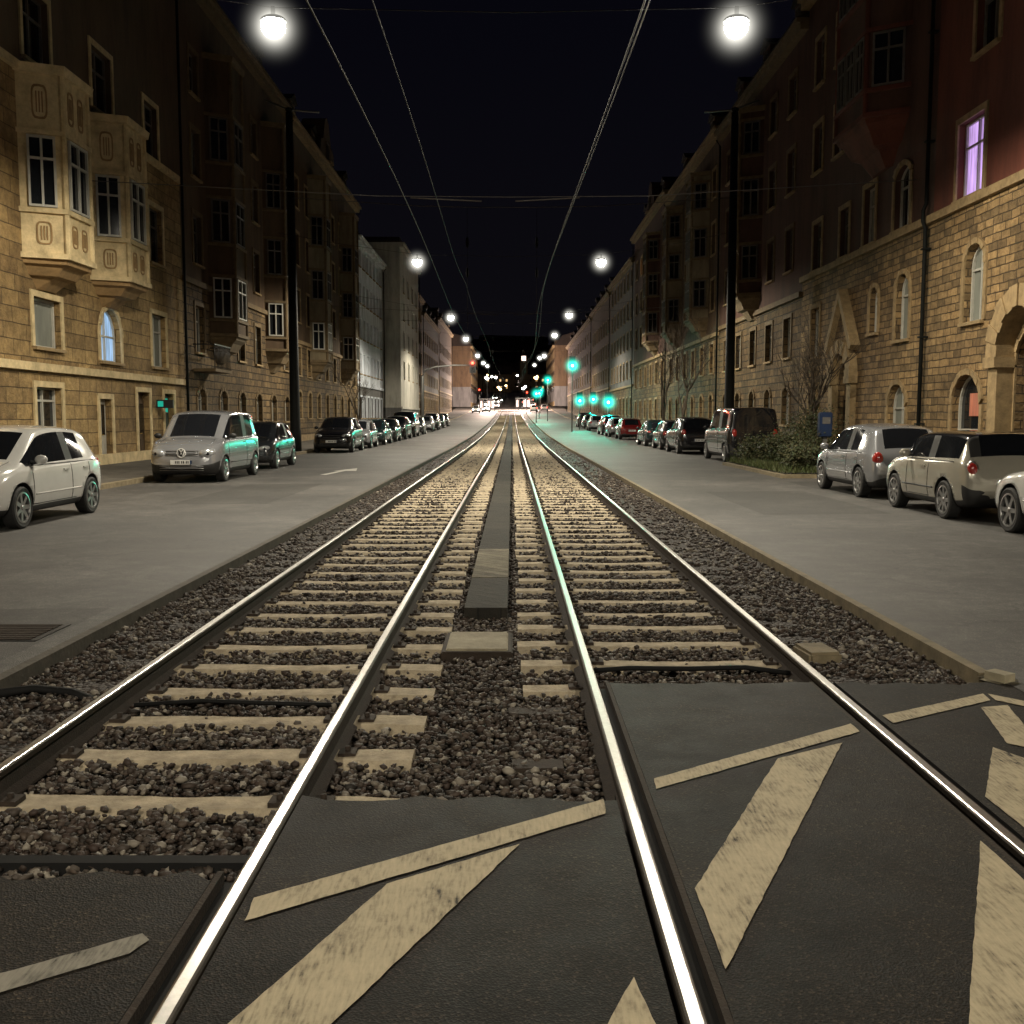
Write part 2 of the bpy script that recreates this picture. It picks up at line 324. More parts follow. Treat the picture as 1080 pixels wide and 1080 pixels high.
marks=[[(-.863,3.17),(.385,4.07),(.39,4.23),(-.873,3.33)],
[(.03,3.77),(-.436,3.435),(-.76,2.607),(-.87,2.3),(-.63,2.3),(-.483,2.607)],
[(.353,2.84),(.254,2.6),(.1,2.2),(.40,2.2),(.385,2.6)],
[(-1.165,3.09),(-1.13,3.05),(-1.16,2.97),(-2.1,2.28),(-2.2,2.36)],
[(.63,4.35),(.64,4.48),(1.80,5.31),(1.80,5.17)],[(2.03,5.32),(2.02,5.46),(2.77,5.9),(2.75,5.76)],
[(.63,2.88),(1.65,4.99),(1.265,4.75),(.632,3.40)],
[(2.37,4.92),(2.03,4.26),(2.03,3.6),(2.52,4.6)],[(1.80,3.80),(1.22,2.6),(1.0,2.15),(1.46,2.15),(1.80,2.96)],
[(2.63,5.62),(2.47,4.98),(2.60,4.85),(2.80,5.66)],[(2.80,5.90),(2.78,5.76),(3.00,5.5),(3.04,5.62)],
[(3.07,5.58),(3.07,5.44),(4.0,4.5),(4.15,4.6)]]
for mi_,p in enumerate(marks):
    zz=.001 if max(q[0] for q in p)<3.06 else .004; P=[]
    for i in range(len(p)):
        a,b=Vector(p[i]),Vector(p[(i+1)%len(p)]); n=max(2,int((b-a).length/.04)); nr=Vector((-(b-a).y,(b-a).x)).normalized()
        for j in range(n): q=a+(b-a)*j/n+nr*random.uniform(-.0022,.0022); P.append((q.x,q.y,zz))
    mb=MB(); mb.face(P,'paintgrey' if mi_==3 else 'paint'); obj('road_marking',mb.mesh('road_marking'),kind='structure')
mb=MB(); ax=-5.35
mb.face([(ax-.06,28.8,.004),(ax+.12,28.8,.004),(ax+.34,31.2,.004),(ax+.16,31.2,.004)],'paint2')
mb.face([(ax-.05,30.9,.0045),(ax+.65,30.9,.0045),(ax+.42,32.6,.0045)],'paint2')
obj('road_arrow_marking',mb.mesh('arrow'),kind='structure')
strip('road_marking',-9.1,9.1,236,238.5,.006,'paint2'); strip('road_marking',-9,-3.4,150,150.5,.005,'paint2')
for (a,b,c,d) in ((-9.1,-3.4,5.0,8.6),(4.2,6.4,17,22.5),(-6.4,-4.6,19,25),(6.9,9.1,11,26)):
    mb=MB(); mb.face([(a,c,.002),(b,c+.15,.002),(b-.02,d,.002),(a+.02,d-.2,.002)],'road2'); obj('road_patch',mb.mesh('patch'),kind='structure')
# ---------------------------------------------------------------- track
def rail(x,inner,parent):
    ys=[-6,0,10,20,30,40,55,65,80,90,100,115,130,155,180,205,230,240]
    prof=[(-.065,-.15),(-.065,-.138),(-.012,-.118),(-.010,-.045),(-.030,-.034),(-.032,-.008),(-.026,-.001),(-.018,.0015),(.018,.0015),(.026,-.001),(.032,-.008),(.030,-.034),(.010,-.045),(.012,-.118),(.065,-.138),(.065,-.15)]
    mb=MB(); n=len(prof)
    for a,b in zip(ys,ys[1:]):
        for i in range(n-1):
            (p,q),(r,t)=prof[i],prof[i+1]
            k='railtop' if i==7 or (i==8 and inner>0) or (i==6 and inner<0) else ('railside' if i in (4,5,6,8,9,10) else 'rust')
            mb.face([(x+p,a,gz(a)+q),(x+r,a,gz(a)+t),(x+r,b,gz(b)+t),(x+p,b,gz(b)+q)],k,False)
    obj('rail',mb.mesh('rail'),parent)
def sleeper_mesh():
    mb=MB(); n=24; w=2.32; hw=.13; b1=random.uniform(-.035,.035); ph=random.uniform(0,6)
    rows=[]
    for i in range(n+1):
        x=-w/2+w*i/n; dip=.022*math.cos(math.pi*x/ w)**2 ; z=-.120-dip
        ww=hw*(.90+.14*abs(x)/(w/2))+random.uniform(-.009,.009); c=.042*math.cos(math.pi*x/1.5)+b1*.3+.010*math.sin(x*6+ph)
        rows.append([(x,c-ww-.02,-.3),(x,c-ww,z-.03),(x,c-ww+.045,z),(x,c+ww-.045,z),(x,c+ww,z-.03),(x,c+ww+.02,-.3)])
    for i in range(n):
        for j in range(5): mb.face([rows[i][j],rows[i+1][j],rows[i+1][j+1],rows[i][j+1]],'concrete',j in (1,2,3))
    mb.face(rows[0],'concrete'); mb.face(rows[-1],'concrete')
    for gx in (-.7175,.7175):
        for sx in (-1,1):
            mb.box(gx+sx*.10-.045,gx+sx*.10+.045,-.05,.05,-.14,-.108,'rust')
            mb.tube([(gx+sx*.10,0,-.12),(gx+sx*.10,0,-.085)],.016,'rust',6)
    return mb.mesh('sleeper')
for tc_,start in ((-1.665,4.55),(1.215,6.53)):
    tr=thing('railway_track','pair of polished steel tram rails on concrete sleepers in ballast','railway track',(0,0,0),group='tram tracks')
    rail(tc_-.7175,1,tr); rail(tc_+.7175,-1,tr)
    sms=[sleeper_mesh() for _ in range(9)]
    for i in range(100):
        y=start+.63*i; obj('sleeper',sms[(i*4)%9],tr,(tc_+random.uniform(-.02,.02),y+random.uniform(-.015,.015),gz(y)+random.uniform(-.010,.004)),random.uniform(-.012,.012))
    mb=MB(); y=start+63
    while y<200:
        z=gz(y); mb.box(tc_-1.16,tc_+1.16,y-.12,y+.12,z-.25,z-.14,'concrete'); y+=.63
    o=obj('sleeper',mb.mesh('distant_sleepers'),tr); o['kind']='stuff'
ico=bmesh.new(); bmesh.ops.create_icosphere(ico,subdivisions=1,radius=1); ico.verts.ensure_lookup_table()
IV=np.array([v.co[:] for v in ico.verts]); IF=np.array([[v.index for v in f.verts] for f in ico.faces]); ico.free()
def stones(name,n,x0,x1,y0,y1,r0,r1,zc,filt,bias=1.0):
    u=rng.random(n)**bias; P=np.stack([x0+(x1-x0)*rng.random(n),y0+(y1-y0)*u],1)
    P=P[filt(P)]; n=len(P)
    r=r0+(r1-r0)*rng.random(n)**1.8
    z=np.interp(P[:,1],PY,PZ)+zc+rng.uniform(-.02,.020,n)+np.where((P[:,0]<-2.47)|(P[:,0]>2.03),.065,0)
    V=IV[None]*(1+rng.uniform(-.36,.36,(n,12,1)))
    sc=np.stack([rng.uniform(.8,1.5,n),rng.uniform(.7,1.1,n),rng.uniform(.5,.9,n)],1); V=V*sc[:,None,:]*r[:,None,None]
    a=rng.uniform(0,2*np.pi,n); t=rng.uniform(-.8,.8,n)
    x,y,zz=V[...,0],V[...,1],V[...,2]
    y2=y*np.cos(t)[:,None]-zz*np.sin(t)[:,None]; z2=y*np.sin(t)[:,None]+zz*np.cos(t)[:,None]
    x3=x*np.cos(a)[:,None]-y2*np.sin(a)[:,None]; y3=x*np.sin(a)[:,None]+y2*np.cos(a)[:,None]
    V=np.stack([x3+P[:,0,None],y3+P[:,1,None],z2+z[:,None]],-1).reshape(-1,3)
    F=(IF[None]+(np.arange(n)*12)[:,None,None]).reshape(-1,3)
    me=bpy.data.meshes.new(name); me.vertices.add(len(V)); me.vertices.foreach_set('co',V.ravel())
    me.loops.add(F.size); me.loops.foreach_set('vertex_index',F.ravel()); me.polygons.add(len(F)); me.polygons.foreach_set('loop_start',np.arange(0,F.size,3)); me.polygons.foreach_set('loop_total',np.full(len(F),3))
    me.materials.append(M['stone']); me.update(); me.validate()
    return obj(name,me,kind='stuff')
def filt(P):
    x,y=P[:,0],P[:,1]; k=np.ones(len(P),bool)
    for rx in RX: k&=abs(x-rx)>.055
    edge=np.where(x<-.95,3.58,np.where(x<.49,4.33,6.24)); k&=y>edge
    for tc_,st in ((-1.665,4.55),(1.215,6.53)):
        row=np.floor((y-st+.315)/.63); ph=((y-st+.315)%.63)-.315-.042*np.cos(np.pi*(x-tc_)/1.5)
        base=np.where(y>14,.128,.112)
        amp=np.where(y>14,.4,1.0)
        wav=base+amp*(.022*np.sin(x*4.3+row*2.1)+.018*np.sin(x*9+row*4.7)+.010*np.sin(x*23+row*1.7))
        ins=(np.abs(ph)<wav)&(abs(x-tc_)<1.15+.03*np.sin(row*3.3))&(y>st-.2)
        k&=(~ins)|(ins&(rng.random(len(P))<np.where(y>14,.003,.014)))
    k&=~((x>-.52)&(x<0.0)&(y>7.38)&(y<8.12)); k&=~((x>-.44)&(x<-.02)&(y>8.9)); k&=~((x>2.05)&(x<2.31)&(y>7.0)&(y<7.4))
    return k
stones('ballast_gravel',50000,-3.14,2.94,3.5,11,.011,.027,-.154,filt,1.3)
stones('ballast_gravel',30000,-3.14,2.94,11,30,.018,.034,-.162,filt,1.3)
stones('ballast_gravel',14000,-3.14,2.94,30,80,.034,.050,-.178,filt,1.2)
def bevbox(name,sx,sy,z0,z1,k,b=.02):
    bm=bmesh.new(); bmesh.ops.create_cube(bm,size=1)
    for v in bm.verts: v.co=Vector((v.co.x*sx,v.co.y*sy,z0+(v.co.z+.5)*(z1-z0)))
    bmesh.ops.bevel(bm,geom=bm.edges[:],offset=b,segments=2,affect='EDGES'); me=bpy.data.meshes.new(name); bm.to_mesh(me); bm.free(); me.materials.append(M[k]); return me
t=thing('duct_cover','square pale concrete duct cover with dark surround in ballast','cover',(-.26,7.75,0))
obj('cover_plate',bevbox('cover',.46,.62,-.12,-.085,'slab',.010),t); obj('cover_rim',bevbox('rim',.53,.70,-.2,-.10,'rust',.01),t)
thing('concrete_block','small concrete marker block lying in the ballast','concrete block',(2.18,7.2,0),.1,bevbox('cblock',.24,.34,-.2,-.02,'kerb'))
thing('broken_kerbstone','pale broken stone at the end of the kerb','stone',(3.02,6.22,0),.5,bevbox('bk',.2,.24,-.05,.05,'slab',.05))
strip('walkway',-.42,-.04,8.9,10.6,-.05,'slabdark',thick=.2); strip('walkway',-.42,-.04,10.6,12.9,-.045,'slablight',thick=.2); strip('walkway',-.42,-.04,12.9,200,-.05,'slabdark',thick=.2)
for P,r_,lb in (([(-3.1,6.05,-.04),(-2.95,6.2,-.05),(-2.7,6.15,-.06),(-2.44,6.05,-.12)],.028,'black rubber cable lying beside the rail'),([(.55,6.85,-.10),(.8,6.88,-.09),(1.2,6.84,-.085),(1.6,6.9,-.09),(1.9,6.86,-.12)],.018,'black cable running across the sleepers'),([(-2.3,6.10,-.125),(-1.9,6.14,-.11),(-1.4,6.08,-.11),(-1.02,6.12,-.13)],.014,'black cable running across the sleepers')):
    mb=MB(); mb.tube(P,r_,'rubber'); thing('cable',lb,'cable',data=mb.mesh('cable'))
mb=MB(); mb.box(-2.31,-1.02,3.86,3.93,-.2,-.115,'rubber'); thing('drain_channel','thin dark metal strip across the track','drain channel',data=mb.mesh('drain'))
for a in ((0,.26,5.0,5.14),(-.02,.3,5.95,6.08)):
    mb=MB(); mb.box(*a,-.17,-.135,'rust'); thing('rubber_pad','dark rubber pad lying in the ballast','rubber pad',data=mb.mesh('rubber_pad'))
mb=MB(); mb.box(-.3,.3,-.3,.3,0,.006,'iron')
for i in range(9): mb.box(-.25,.25,-.27+i*.062,-.24+i*.062,.006,.014,'rust')
t=thing('storm_drain','dark cast iron drain grate in the asphalt','drain grate',(-3.75,7.6,.003),data=mb.mesh('grate'))
# ---------------------------------------------------------------- windows & houses
wcache={}
def archpts(w,z1,rise,n=10):
    hw=w/2
    if abs(rise-hw)<.01: return [(-hw*math.cos(math.pi*i/n), z1-rise+hw*math.sin(math.pi*i/n)) for i in range(n+1)]
    R=(hw*hw+rise*rise)/(2*rise); a=math.asin(hw/R)
    return [(R*math.sin(-a+2*a*i/n), z1-R+R*math.cos(-a+2*a*i/n)) for i in range(n+1)]
def window_meshes(w,h,rise,pane,fr,style):
    key=(round(w,2),round(h,2),round(rise,2),pane,fr,style)
    if key in wcache: return wcache[key]
    p=MB(); f=MB(); s=MB(); hw=w/2
    out=[(-hw,0)]+(archpts(w,h,rise) if rise else [(-hw,h),(hw,h)])+[(hw,0)]
    p.face([(0,y,z) for y,z in out],pane)
    t=.06; zs=h-rise if rise else h
    f.box(.005,.07,-hw,-hw+t,0,zs,fr); f.box(.005,.07,hw-t,hw,0,zs,fr); f.box(.005,.07,-hw+t,hw-t,0,t,fr)
    if rise:
        a=archpts(w,h,rise)
        for i in range(len(a)-1):
            (y0,z0),(y1,z1)=a[i],a[i+1]; k=(hw-t)/hw
            c=h-rise; q0=(y0*k,c+(z0-c)*k); q1=(y1*k,c+(z1-c)*k)
            f.face([(.07,y0,z0),(.07,y1,z1),(.07,*q1),(.07,*q0)],fr); f.face([(.07,*q0),(.07,*q1),(.005,*q1),(.005,*q0)],fr)
    else: f.box(.005,.07,-hw+t,hw-t,h-t,h,fr)
    ty=min(zs-.03,h*.68)
    if style!='plain':
        f.box(.006,.068,-.03,.03,t,(h-.03 if rise else h-t),fr)
        f.box(.007,.064,-hw+t,-.03,ty-.03,ty+.03,fr); f.box(.007,.064,.03,hw-t,ty-.03,ty+.03,fr)
    s.box(0,.36,-hw-.08,hw+.08,-.09,-.003,'rusticpale')
    r=(p.mesh('window'),f.mesh('window_frame'),s.mesh('window_sill')); wcache[key]=r; return r
def one_window(w,h,rise,pane,fr):
    key=('one',round(w,2),round(h,2),round(rise,2),pane,fr)
    if key in wcache: return wcache[key]
    m=MB(); hw=w/2; m.face([(0,-hw,0),(0,hw,0),(0,hw,h),(0,-hw,h)],pane); t=.08
    for b in ((-hw,-hw+t,0,h),(hw-t,hw,0,h),(-hw+t,hw-t,0,t),(-hw+t,hw-t,h-t,h),(-.04,.04,t,h-t)): m.box(.004,.06,*b,fr)
    m.box(0,.34,-hw-.08,hw+.08,-.09,-.003,'rusticpale'); wcache[key]=m.mesh('window'); return wcache[key]
DEP=.26
def facade(mb,y0,y1,z0,z1,ops,splits,mats):
    ys=sorted({round(a,4) for a in [y0,y1]+[o['y']-o['w']/2 for o in ops]+[o['y']+o['w']/2 for o in ops]})
    zs=sorted({round(a,4) for a in [z0,z1]+splits+[o['z0'] for o in ops]+[o['z1'] for o in ops]})
    def mat(z):
        i=0
        for s_ in splits:
            if z>s_: i+=1
        return mats[i]
    for a,b in zip(ys,ys[1:]):
        for c,d in zip(zs,zs[1:]):
            ym,zm=(a+b)/2,(c+d)/2
            if any(abs(ym-o['y'])<o['w']/2 and o['z0']<zm<o['z1'] for o in ops): continue
            mb.face([(0,a,c),(0,b,c),(0,b,d),(0,a,d)],mat(zm))
    for o in ops:
        a,b,c,d=o['y']-o['w']/2,o['y']+o['w']/2,o['z0'],o['z1']; k=mat((c+d)/2); r=o.get('rise',0); e=d-r
        mb.face([(0,a,c),(-DEP,a,c),(-DEP,a,e),(0,a,e)],k); mb.face([(0,b,c),(-DEP,b,c),(-DEP,b,e),(0,b,e)],k); mb.face([(0,a,c),(0,b,c),(-DEP,b,c),(-DEP,a,c)],k)
        if r:
            P=[(o['y']+p,q) for p,q in archpts(o['w'],d,r)]
            for (p,q),(s_,t_) in zip(P,P[1:]):
                mb.face([(0,p,q),(0,s_,t_),(0,s_,d+.0005),(0,p,d+.0005)],k); mb.face([(0,p,q),(0,s_,t_),(-DEP,s_,t_),(-DEP,p,q)],k)
        else: mb.face([(0,a,d),(0,b,d),(-DEP,b,d),(-DEP,a,d)],k)
def surround(mb,o,k,t=.16,pr=.06):
    a,b,c,d=o['y']-o['w']/2,o['y']+o['w']/2,o['z0'],o['z1']; r=o.get('rise',0); e=d-r
    mb.box(.002,pr,a-t,a,c,e,k); mb.box(.002,pr,b,b+t,c,e,k)
    if r:
        P=archpts(o['w'],d,r); Q=archpts(o['w']+2*t,d+t,r+t if abs(r-o['w']/2)<.01 else r+.01)
        for i in range(len(P)-1):
            pr2=pr+(.02 if i%2 else 0)
            c4=[P[i],P[i+1],Q[i+1],Q[i]]; f=[(pr2,o['y']+p,q) for p,q in c4]; bk=[(.002,o['y']+p,q) for p,q in c4]
            mb.raw(f+bk,[(0,1,2,3),(0,1,5,4),(2,3,7,6),(1,2,6,5),(0,3,7,4)],k)
    else: mb.box(.002,pr,a-t,b+t,d,d+t*1.1,k)
def place_window(par,o,near):
    fr=o.get('fr','frame' if o['z0']<7.2 or o.get('pane','glassw')!='glassw' else 'framedim'); pane=o.get('pane','glassw'); h=o['z1']-o['z0']  # high windows get the darker frame, their lack of light put into colour
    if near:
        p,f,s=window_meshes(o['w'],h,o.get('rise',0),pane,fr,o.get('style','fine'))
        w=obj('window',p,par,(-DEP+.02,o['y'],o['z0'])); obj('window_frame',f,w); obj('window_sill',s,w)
        if 'label' in o: w['label']=o['label']
    else: w=obj('window',one_window(o['w'],h,0,pane,fr),par,(-DEP+.02,o['y'],o['z0']))
def place_door(par,o):
    h=o['z1']-o['z0']; w=o['w']; m=MB(); k=o.get('mat','door')
    hw=w/2; r=o.get('rise',0); zs=h-r
    out=[(-hw,0)]+(archpts(w,h,r) if r else [(-hw,h),(hw,h)])+[(hw,0)]
    m.face([(0,y,z) for y,z in out],k)
    dh=min(2.2,zs-.02)
    for sy in (-1,1):
        m.box(.0,.05,min(sy*.03,sy*(hw-.03)),max(sy*.03,sy*(hw-.03)),0.02,dh,k)
        y0,y1=sorted((sy*.12,sy*(hw-.12)))
        m.box(.05,.07,y0,y1,.2,.8,k)
    d=obj('door',m.mesh('door'),par,(-DEP+.02,o['y'],o['z0']))
    for sy in (-1,1):
        g=MB(); y0,y1=sorted((sy*.12,sy*(hw-.12))); g.face([(.055,y0,1.0),(.055,y1,1.0),(.055,y1,dh-.15),(.055,y0,dh-.15)],o.get('pane','glassw'))
        obj('door_pane',g.mesh('door_pane'),d)
    hm=MB(); hm.tube([(.05,.09,1.0),(.11,.09,1.0),(.11,.16,1.0)],.014,'gold'); obj('handle',hm.mesh('handle'),d)
def bay(par,yc,w,pr,z0,z1,storeys,k,trim,panel,near,corb=1.1,lit=None,ch=.55):
    hw=w/2
    plan=[(0,-hw),(pr,-hw+ch),(pr,hw-ch),(0,hw)]
    m=MB()
    def ringp(sc,z,off=0): return [(x*sc+ (off if x>0 else 0),yc+y*(.35+.65*sc)+ (off*np.sign(y)),z) for x,y in plan]
    def loft(rings,kk):
        for A,B in zip(rings,rings[1:]):
            for i in range(3): m.face([A[i],A[i+1],B[i+1],B[i]],kk)
        m.face(rings[0],kk); m.face(rings[-1],kk)
    loft([ringp(1,z0),ringp(1,z1)],k)
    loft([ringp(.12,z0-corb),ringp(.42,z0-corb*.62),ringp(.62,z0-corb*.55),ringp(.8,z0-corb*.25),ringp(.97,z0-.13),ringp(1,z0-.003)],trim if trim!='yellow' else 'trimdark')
    loft([ringp(1,z0-.002,.10),ringp(1,z0+.14,.10)],trim); loft([ringp(1,z1-.16,.12),ringp(1,z1+.06,.16)],trim)
    for (a,b) in storeys: 
        loft([ringp(1,a-.16,.09),ringp(1,a-.03,.09)],trim); loft([ringp(1,b+.03,.08),ringp(1,b+.15,.08)],trim)
    for x,y in plan[1:3]: m.tube([(x+.0,yc+y,z0+.14),(x,yc+y,z1-.16)],.085,trim,8,False)
    wall=obj('bay_window',m.mesh('bay_window'),par)
    faces=[((pr,-hw+ch),(pr,hw-ch)),((0,-hw),(pr,-hw+ch)),((pr,hw-ch),(0,hw))]
    for fi,((xa,ya),(xb,yb)) in enumerate(faces):
        L=math.hypot(xb-xa,yb-ya); ang=math.atan2(yb-ya,xb-xa)-math.pi/2; cx,cy=(xa+xb)/2,(ya+yb)/2
        nx,ny=math.cos(ang),math.sin(ang)
        for si,(a,b) in enumerate(storeys):
            cnt=1 if fi else max(1,int((L-.2)/.75)); ww=(L-.26)/cnt-(.16 if panel else .1)
            for c in range(cnt):
                t=(c-(cnt-1)/2)*(ww+.15)
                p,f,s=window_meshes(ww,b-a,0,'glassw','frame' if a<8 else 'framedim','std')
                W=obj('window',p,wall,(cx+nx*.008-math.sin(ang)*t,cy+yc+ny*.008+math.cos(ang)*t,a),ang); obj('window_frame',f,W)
        if panel:
            for (pa,pb) in panel:
                cnt=1 if fi else 2; ww=(L-.35)/cnt
                for c in range(cnt):
                    q=MB(); t=(c-(cnt-1)/2)*ww; hh=(pb-pa)*.36; zc=(pa+pb)/2; rw=min(ww*.28,.2)
                    P=[]
                    for i in range(16):
                        an=2*math.pi*i/16; P.append((t+rw*np.sign(math.cos(an))*abs(math.cos(an))**.5,zc+hh*np.sign(math.sin(an))*abs(math.sin(an))**.5))
                    for i in range(16):
                        (u,v),(u2,v2)=P[i],P[(i+1)%16]; iu,iv,iu2,iv2=t+(u-t)*.78,zc+(v-zc)*.87,t+(u2-t)*.78,zc+(v2-zc)*.87
                        q.raw([(.02,u,v),(.02,u2,v2),(.02,iu2,iv2),(.02,iu,iv),(.0,u,v),(.0,u2,v2),(0,iu2,iv2),(0,iu,iv)],[(0,1,2,3),(0,1,5,4),(2,3,7,6)],'trimdark')
                    for d_ in (-.36,0,.36): q.box(.0,.018,t+rw*d_-rw*.09,t+rw*d_+rw*.09,zc-hh*.6,zc+hh*.6,'trimdark')
                    obj('carved_panel',q.mesh('carved_panel'),wall,(cx+nx*.004,cy+yc+ny*.004,0),ang)
def house(side,Y0,Y1,H,label,mats,splits,ops,bays=(),roof='mansard',near=False,trim='rusticpale',fx=None,doors=(),surr=True,dorm=2,corn='rusticpale',gable=None,surr_k=None):
    X=(-13.0 if side<0 else 12.0) if fx is None else fx
    yc=(Y0+Y1)/2; W=Y1-Y0-.004; z=gz(yc)-.1
    o=thing('apartment_building',label,'apartment building',(X,yc,z),0 if side<0 else math.pi,group='apartment buildings lining the street')
    def ly(Y): return (Y-yc) if side<0 else -(Y-yc)
    OP=[]
    for q in ops:
        q=dict(q); q['y']=ly(q['y']); OP.append(q)
    DO=[]
    for q in doors:
        q=dict(q); q['y']=ly(q['y']); DO.append(q)
    a,b=-W/2,W/2
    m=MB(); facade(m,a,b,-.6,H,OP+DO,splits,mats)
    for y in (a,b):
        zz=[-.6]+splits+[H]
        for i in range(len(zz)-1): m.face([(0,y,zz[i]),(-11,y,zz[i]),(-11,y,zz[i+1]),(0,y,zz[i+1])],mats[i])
    m.face([(-11,a,-.6),(-11,b,-.6),(-11,b,H),(-11,a,H)],mats[-1])
    obj('wall',m.mesh('wall'),o)
    t=MB()
    for s_ in splits: t.box(.002,.14,a+.003,b-.003,s_-.12,s_+.10,trim)
    t.box(.002,.10,a+.003,b-.003,-.6,.55,trim)
    if surr:
        for q in OP+DO:
            if q.get('surr',True): surround(t,q,q.get('sk',surr_k or trim),.15,.05)
    t.box(.002,.35,a-.0,b+.0,H-.45,H-.18,corn); t.box(.002,.5,a,b,H-.178,H,corn)
    obj('stone_trim',t.mesh('stone_trim'),o)
    for q in OP: place_window(o,q,near)
    for q in DO: place_door(o,q)
    for bb in bays:
        bb=dict(bb); bb['yc']=ly(bb.pop('y')); bay(o,near=near,**bb)
    if not(side>0 and Y0<40):
        dp=MB(); yy=ly(Y1-.3); dp.tube([(.2,yy,-.2),(.2,yy,H-.8),(.42,yy,H-.46)],.055,'mast',6)
        obj('drainpipe',dp.mesh('drainpipe'),o)
    r=MB(); rp=[(.55,H+.003),(-.1,H+.25),(-1.9,H+2.4),(-5.5,H+3.4),(-11.1,H+2.2),(-11.1,H+.003)]
    if roof=='flat': rp=[(.0,H+.003),(0,H+.5),(-11,H+.6),(-11,H+.003)]
    if roof=='steep': rp=[(.5,H+.003),(-5.5,H+4.4),(-11.2,H+.003)]
    for (p,q),(s_,u) in zip(rp,rp[1:]): r.face([(p,a,q),(s_,a,u),(s_,b,u),(p,b,q)],'roof')
    r.face([(p,a,q) for p,q in rp],'roof'); r.face([(p,b,q) for p,q in rp],'roof')
    ro=obj('roof',r.mesh('roof'),o)
    if roof!='flat':
        for i in range(dorm):
            y=a+W*(i+.5)/dorm; d=MB(); d.box(-2.2,-.35,y-.65,y+.65,H+.3,H+1.7,mats[-1])
            d.raw([(-.2,y-.85,H+1.7),(-.2,y+.85,H+1.7),(-.2,y,H+2.2),(-3.2,y-.85,H+1.7),(-3.2,y+.85,H+1.7),(-3.2,y,H+2.2)],[(0,1,2),(3,4,5),(0,2,5,3),(1,2,5,4),(0,1,4,3)],'roof')
            do=obj('dormer',d.mesh('dormer'),ro); obj('window',one_window(.8,1.0,0,'glassw','framedim'),do,(-.34,y,H+.5))
        c=MB(); c.box(-6.2,-5.2,a+.6,a+1.5,H+2,H+4.8,'roof'); c.box(-6.3,-5.1,a+.5,a+1.6,H+4.8,H+4.95,'rusticpale'); obj('chimney',c.mesh('chimney'),ro)
    if gable:
        gy,gw,gh=gable; gy=ly(gy); g=MB(); P=[(gy-gw/2,H),(gy+gw/2,H),(gy+gw*.38,H+gh*.45),(gy+gw*.25,H+gh*.5),(gy+gw*.12,H+gh*.92),(gy,H+gh),(gy-gw*.12,H+gh*.92),(gy-gw*.25,H+gh*.5),(gy-gw*.38,H+gh*.45)]
        n=len(P); g.raw([(.02,y,zz+.004) for y,zz in P]+[(-1.6,y,zz+.004) for y,zz in P],[tuple(range(n)),tuple(range(n,2*n))]+[(i,(i+1)%n,n+(i+1)%n,n+i) for i in range(n)],mats[-1])
        go=obj('gable',g.mesh('gable'),o); obj('window',one_window(1.0,1.3,0,'glassw','framedim'),go,(.03,gy,H+.5))
    return o
def grid(Y0,Y1,n,rows,w,litp=0,**kw):
    r=[]
    for (za,zb,*ex) in rows:
        for i in range(n):
            y=Y0+(Y1-Y0)*(i+.5)/n
            q=dict(y=y,w=w,z0=za,z1=zb,**kw)
            if ex and ex[0]: q['rise']=w/2*ex[0]
            if random.random()<litp: q['pane']='lit_warm'
            elif random.random()<.10: q['pane']='curtain'; q['fr']='frame' if za<7 else 'framedim'
            r.append(q)
    return r
ops=[dict(y=24.2,w=1.5,z0=3.6,z1=5.3),dict(y=29.0,w=1.7,z0=3.65,z1=5.0,pane='curtain',style='plain'),dict(y=33.5,w=1.7,z0=3.5,z1=5.2,rise=.85,pane='lit_blue',label='arched window lit pale blue from inside'),dict(y=38.1,w=1.5,z0=3.55,z1=5.45,pane='curtain'),
 dict(y=28.9,w=1.6,z0=1.4,z1=2.55),dict(y=24.4,w=1.4,z0=1.4,z1=2.5),
 dict(y=38.1,w=1.4,z0=7.3,z1=9.3),dict(y=31.2,w=.8,z0=7.3,z1=9.3,surr=False),dict(y=35.8,w=.9,z0=7.3,z1=9.3),dict(y=37.9,w=1.4,z0=11,z1=12.9),dict(y=29,w=1.6,z0=11.3,z1=13.2),dict(y=33.5,w=1.6,z0=11.3,z1=13.2),
 dict(y=20,w=1.5,z0=3.6,z1=5.3),dict(y=20,w=1.5,z0=7.3,z1=9.3),dict(y=16,w=1.5,z0=3.6,z1=5.3),dict(y=16,w=1.5,z0=7.3,z1=9.3)]
bw=dict(w=2.6,pr=1.0,z0=5.95,z1=10.9,storeys=[(7.3,9.15)],k='yellow',trim='yellow',panel=[(6.2,7.05),(9.4,10.65)],corb=.75,ch=.5)
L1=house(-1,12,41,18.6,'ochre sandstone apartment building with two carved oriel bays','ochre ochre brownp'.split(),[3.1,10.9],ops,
 bays=[dict(y=29.0,**bw),dict(y=33.5,**bw),dict(y=23.4,**bw)],near=True,trim='yellow',doors=[dict(y=32.9,w=1.0,z0=.15,z1=2.3,mat='frame'),dict(y=36.3,w=1.2,z0=.15,z1=2.6),dict(y=39,w=1.1,z0=.9,z1=2.6,pane='teal',mat='doorgreen')],surr=True)
ops=grid(41.5,61,6,[(1.5,2.9,.6),(4.4,6.3),(8.0,10.0),(11.5,13.4),(14.8,16.5)],1.15)
bb=dict(w=2.8,pr=1.0,z0=5.2,z1=16.9,storeys=[(6.0,7.7),(9.2,11.0),(12.6,14.4)],k='brownp',trim='brownstoneT',panel=None)
L2=house(-1,41,61,19.2,'dark brown stone apartment building with tall oriel bays','brownstone brownp'.split(),[7.2],ops,bays=[dict(y=46,**bb),dict(y=56,**bb)],near=True,trim='brownstoneT',corn='brownstoneT')
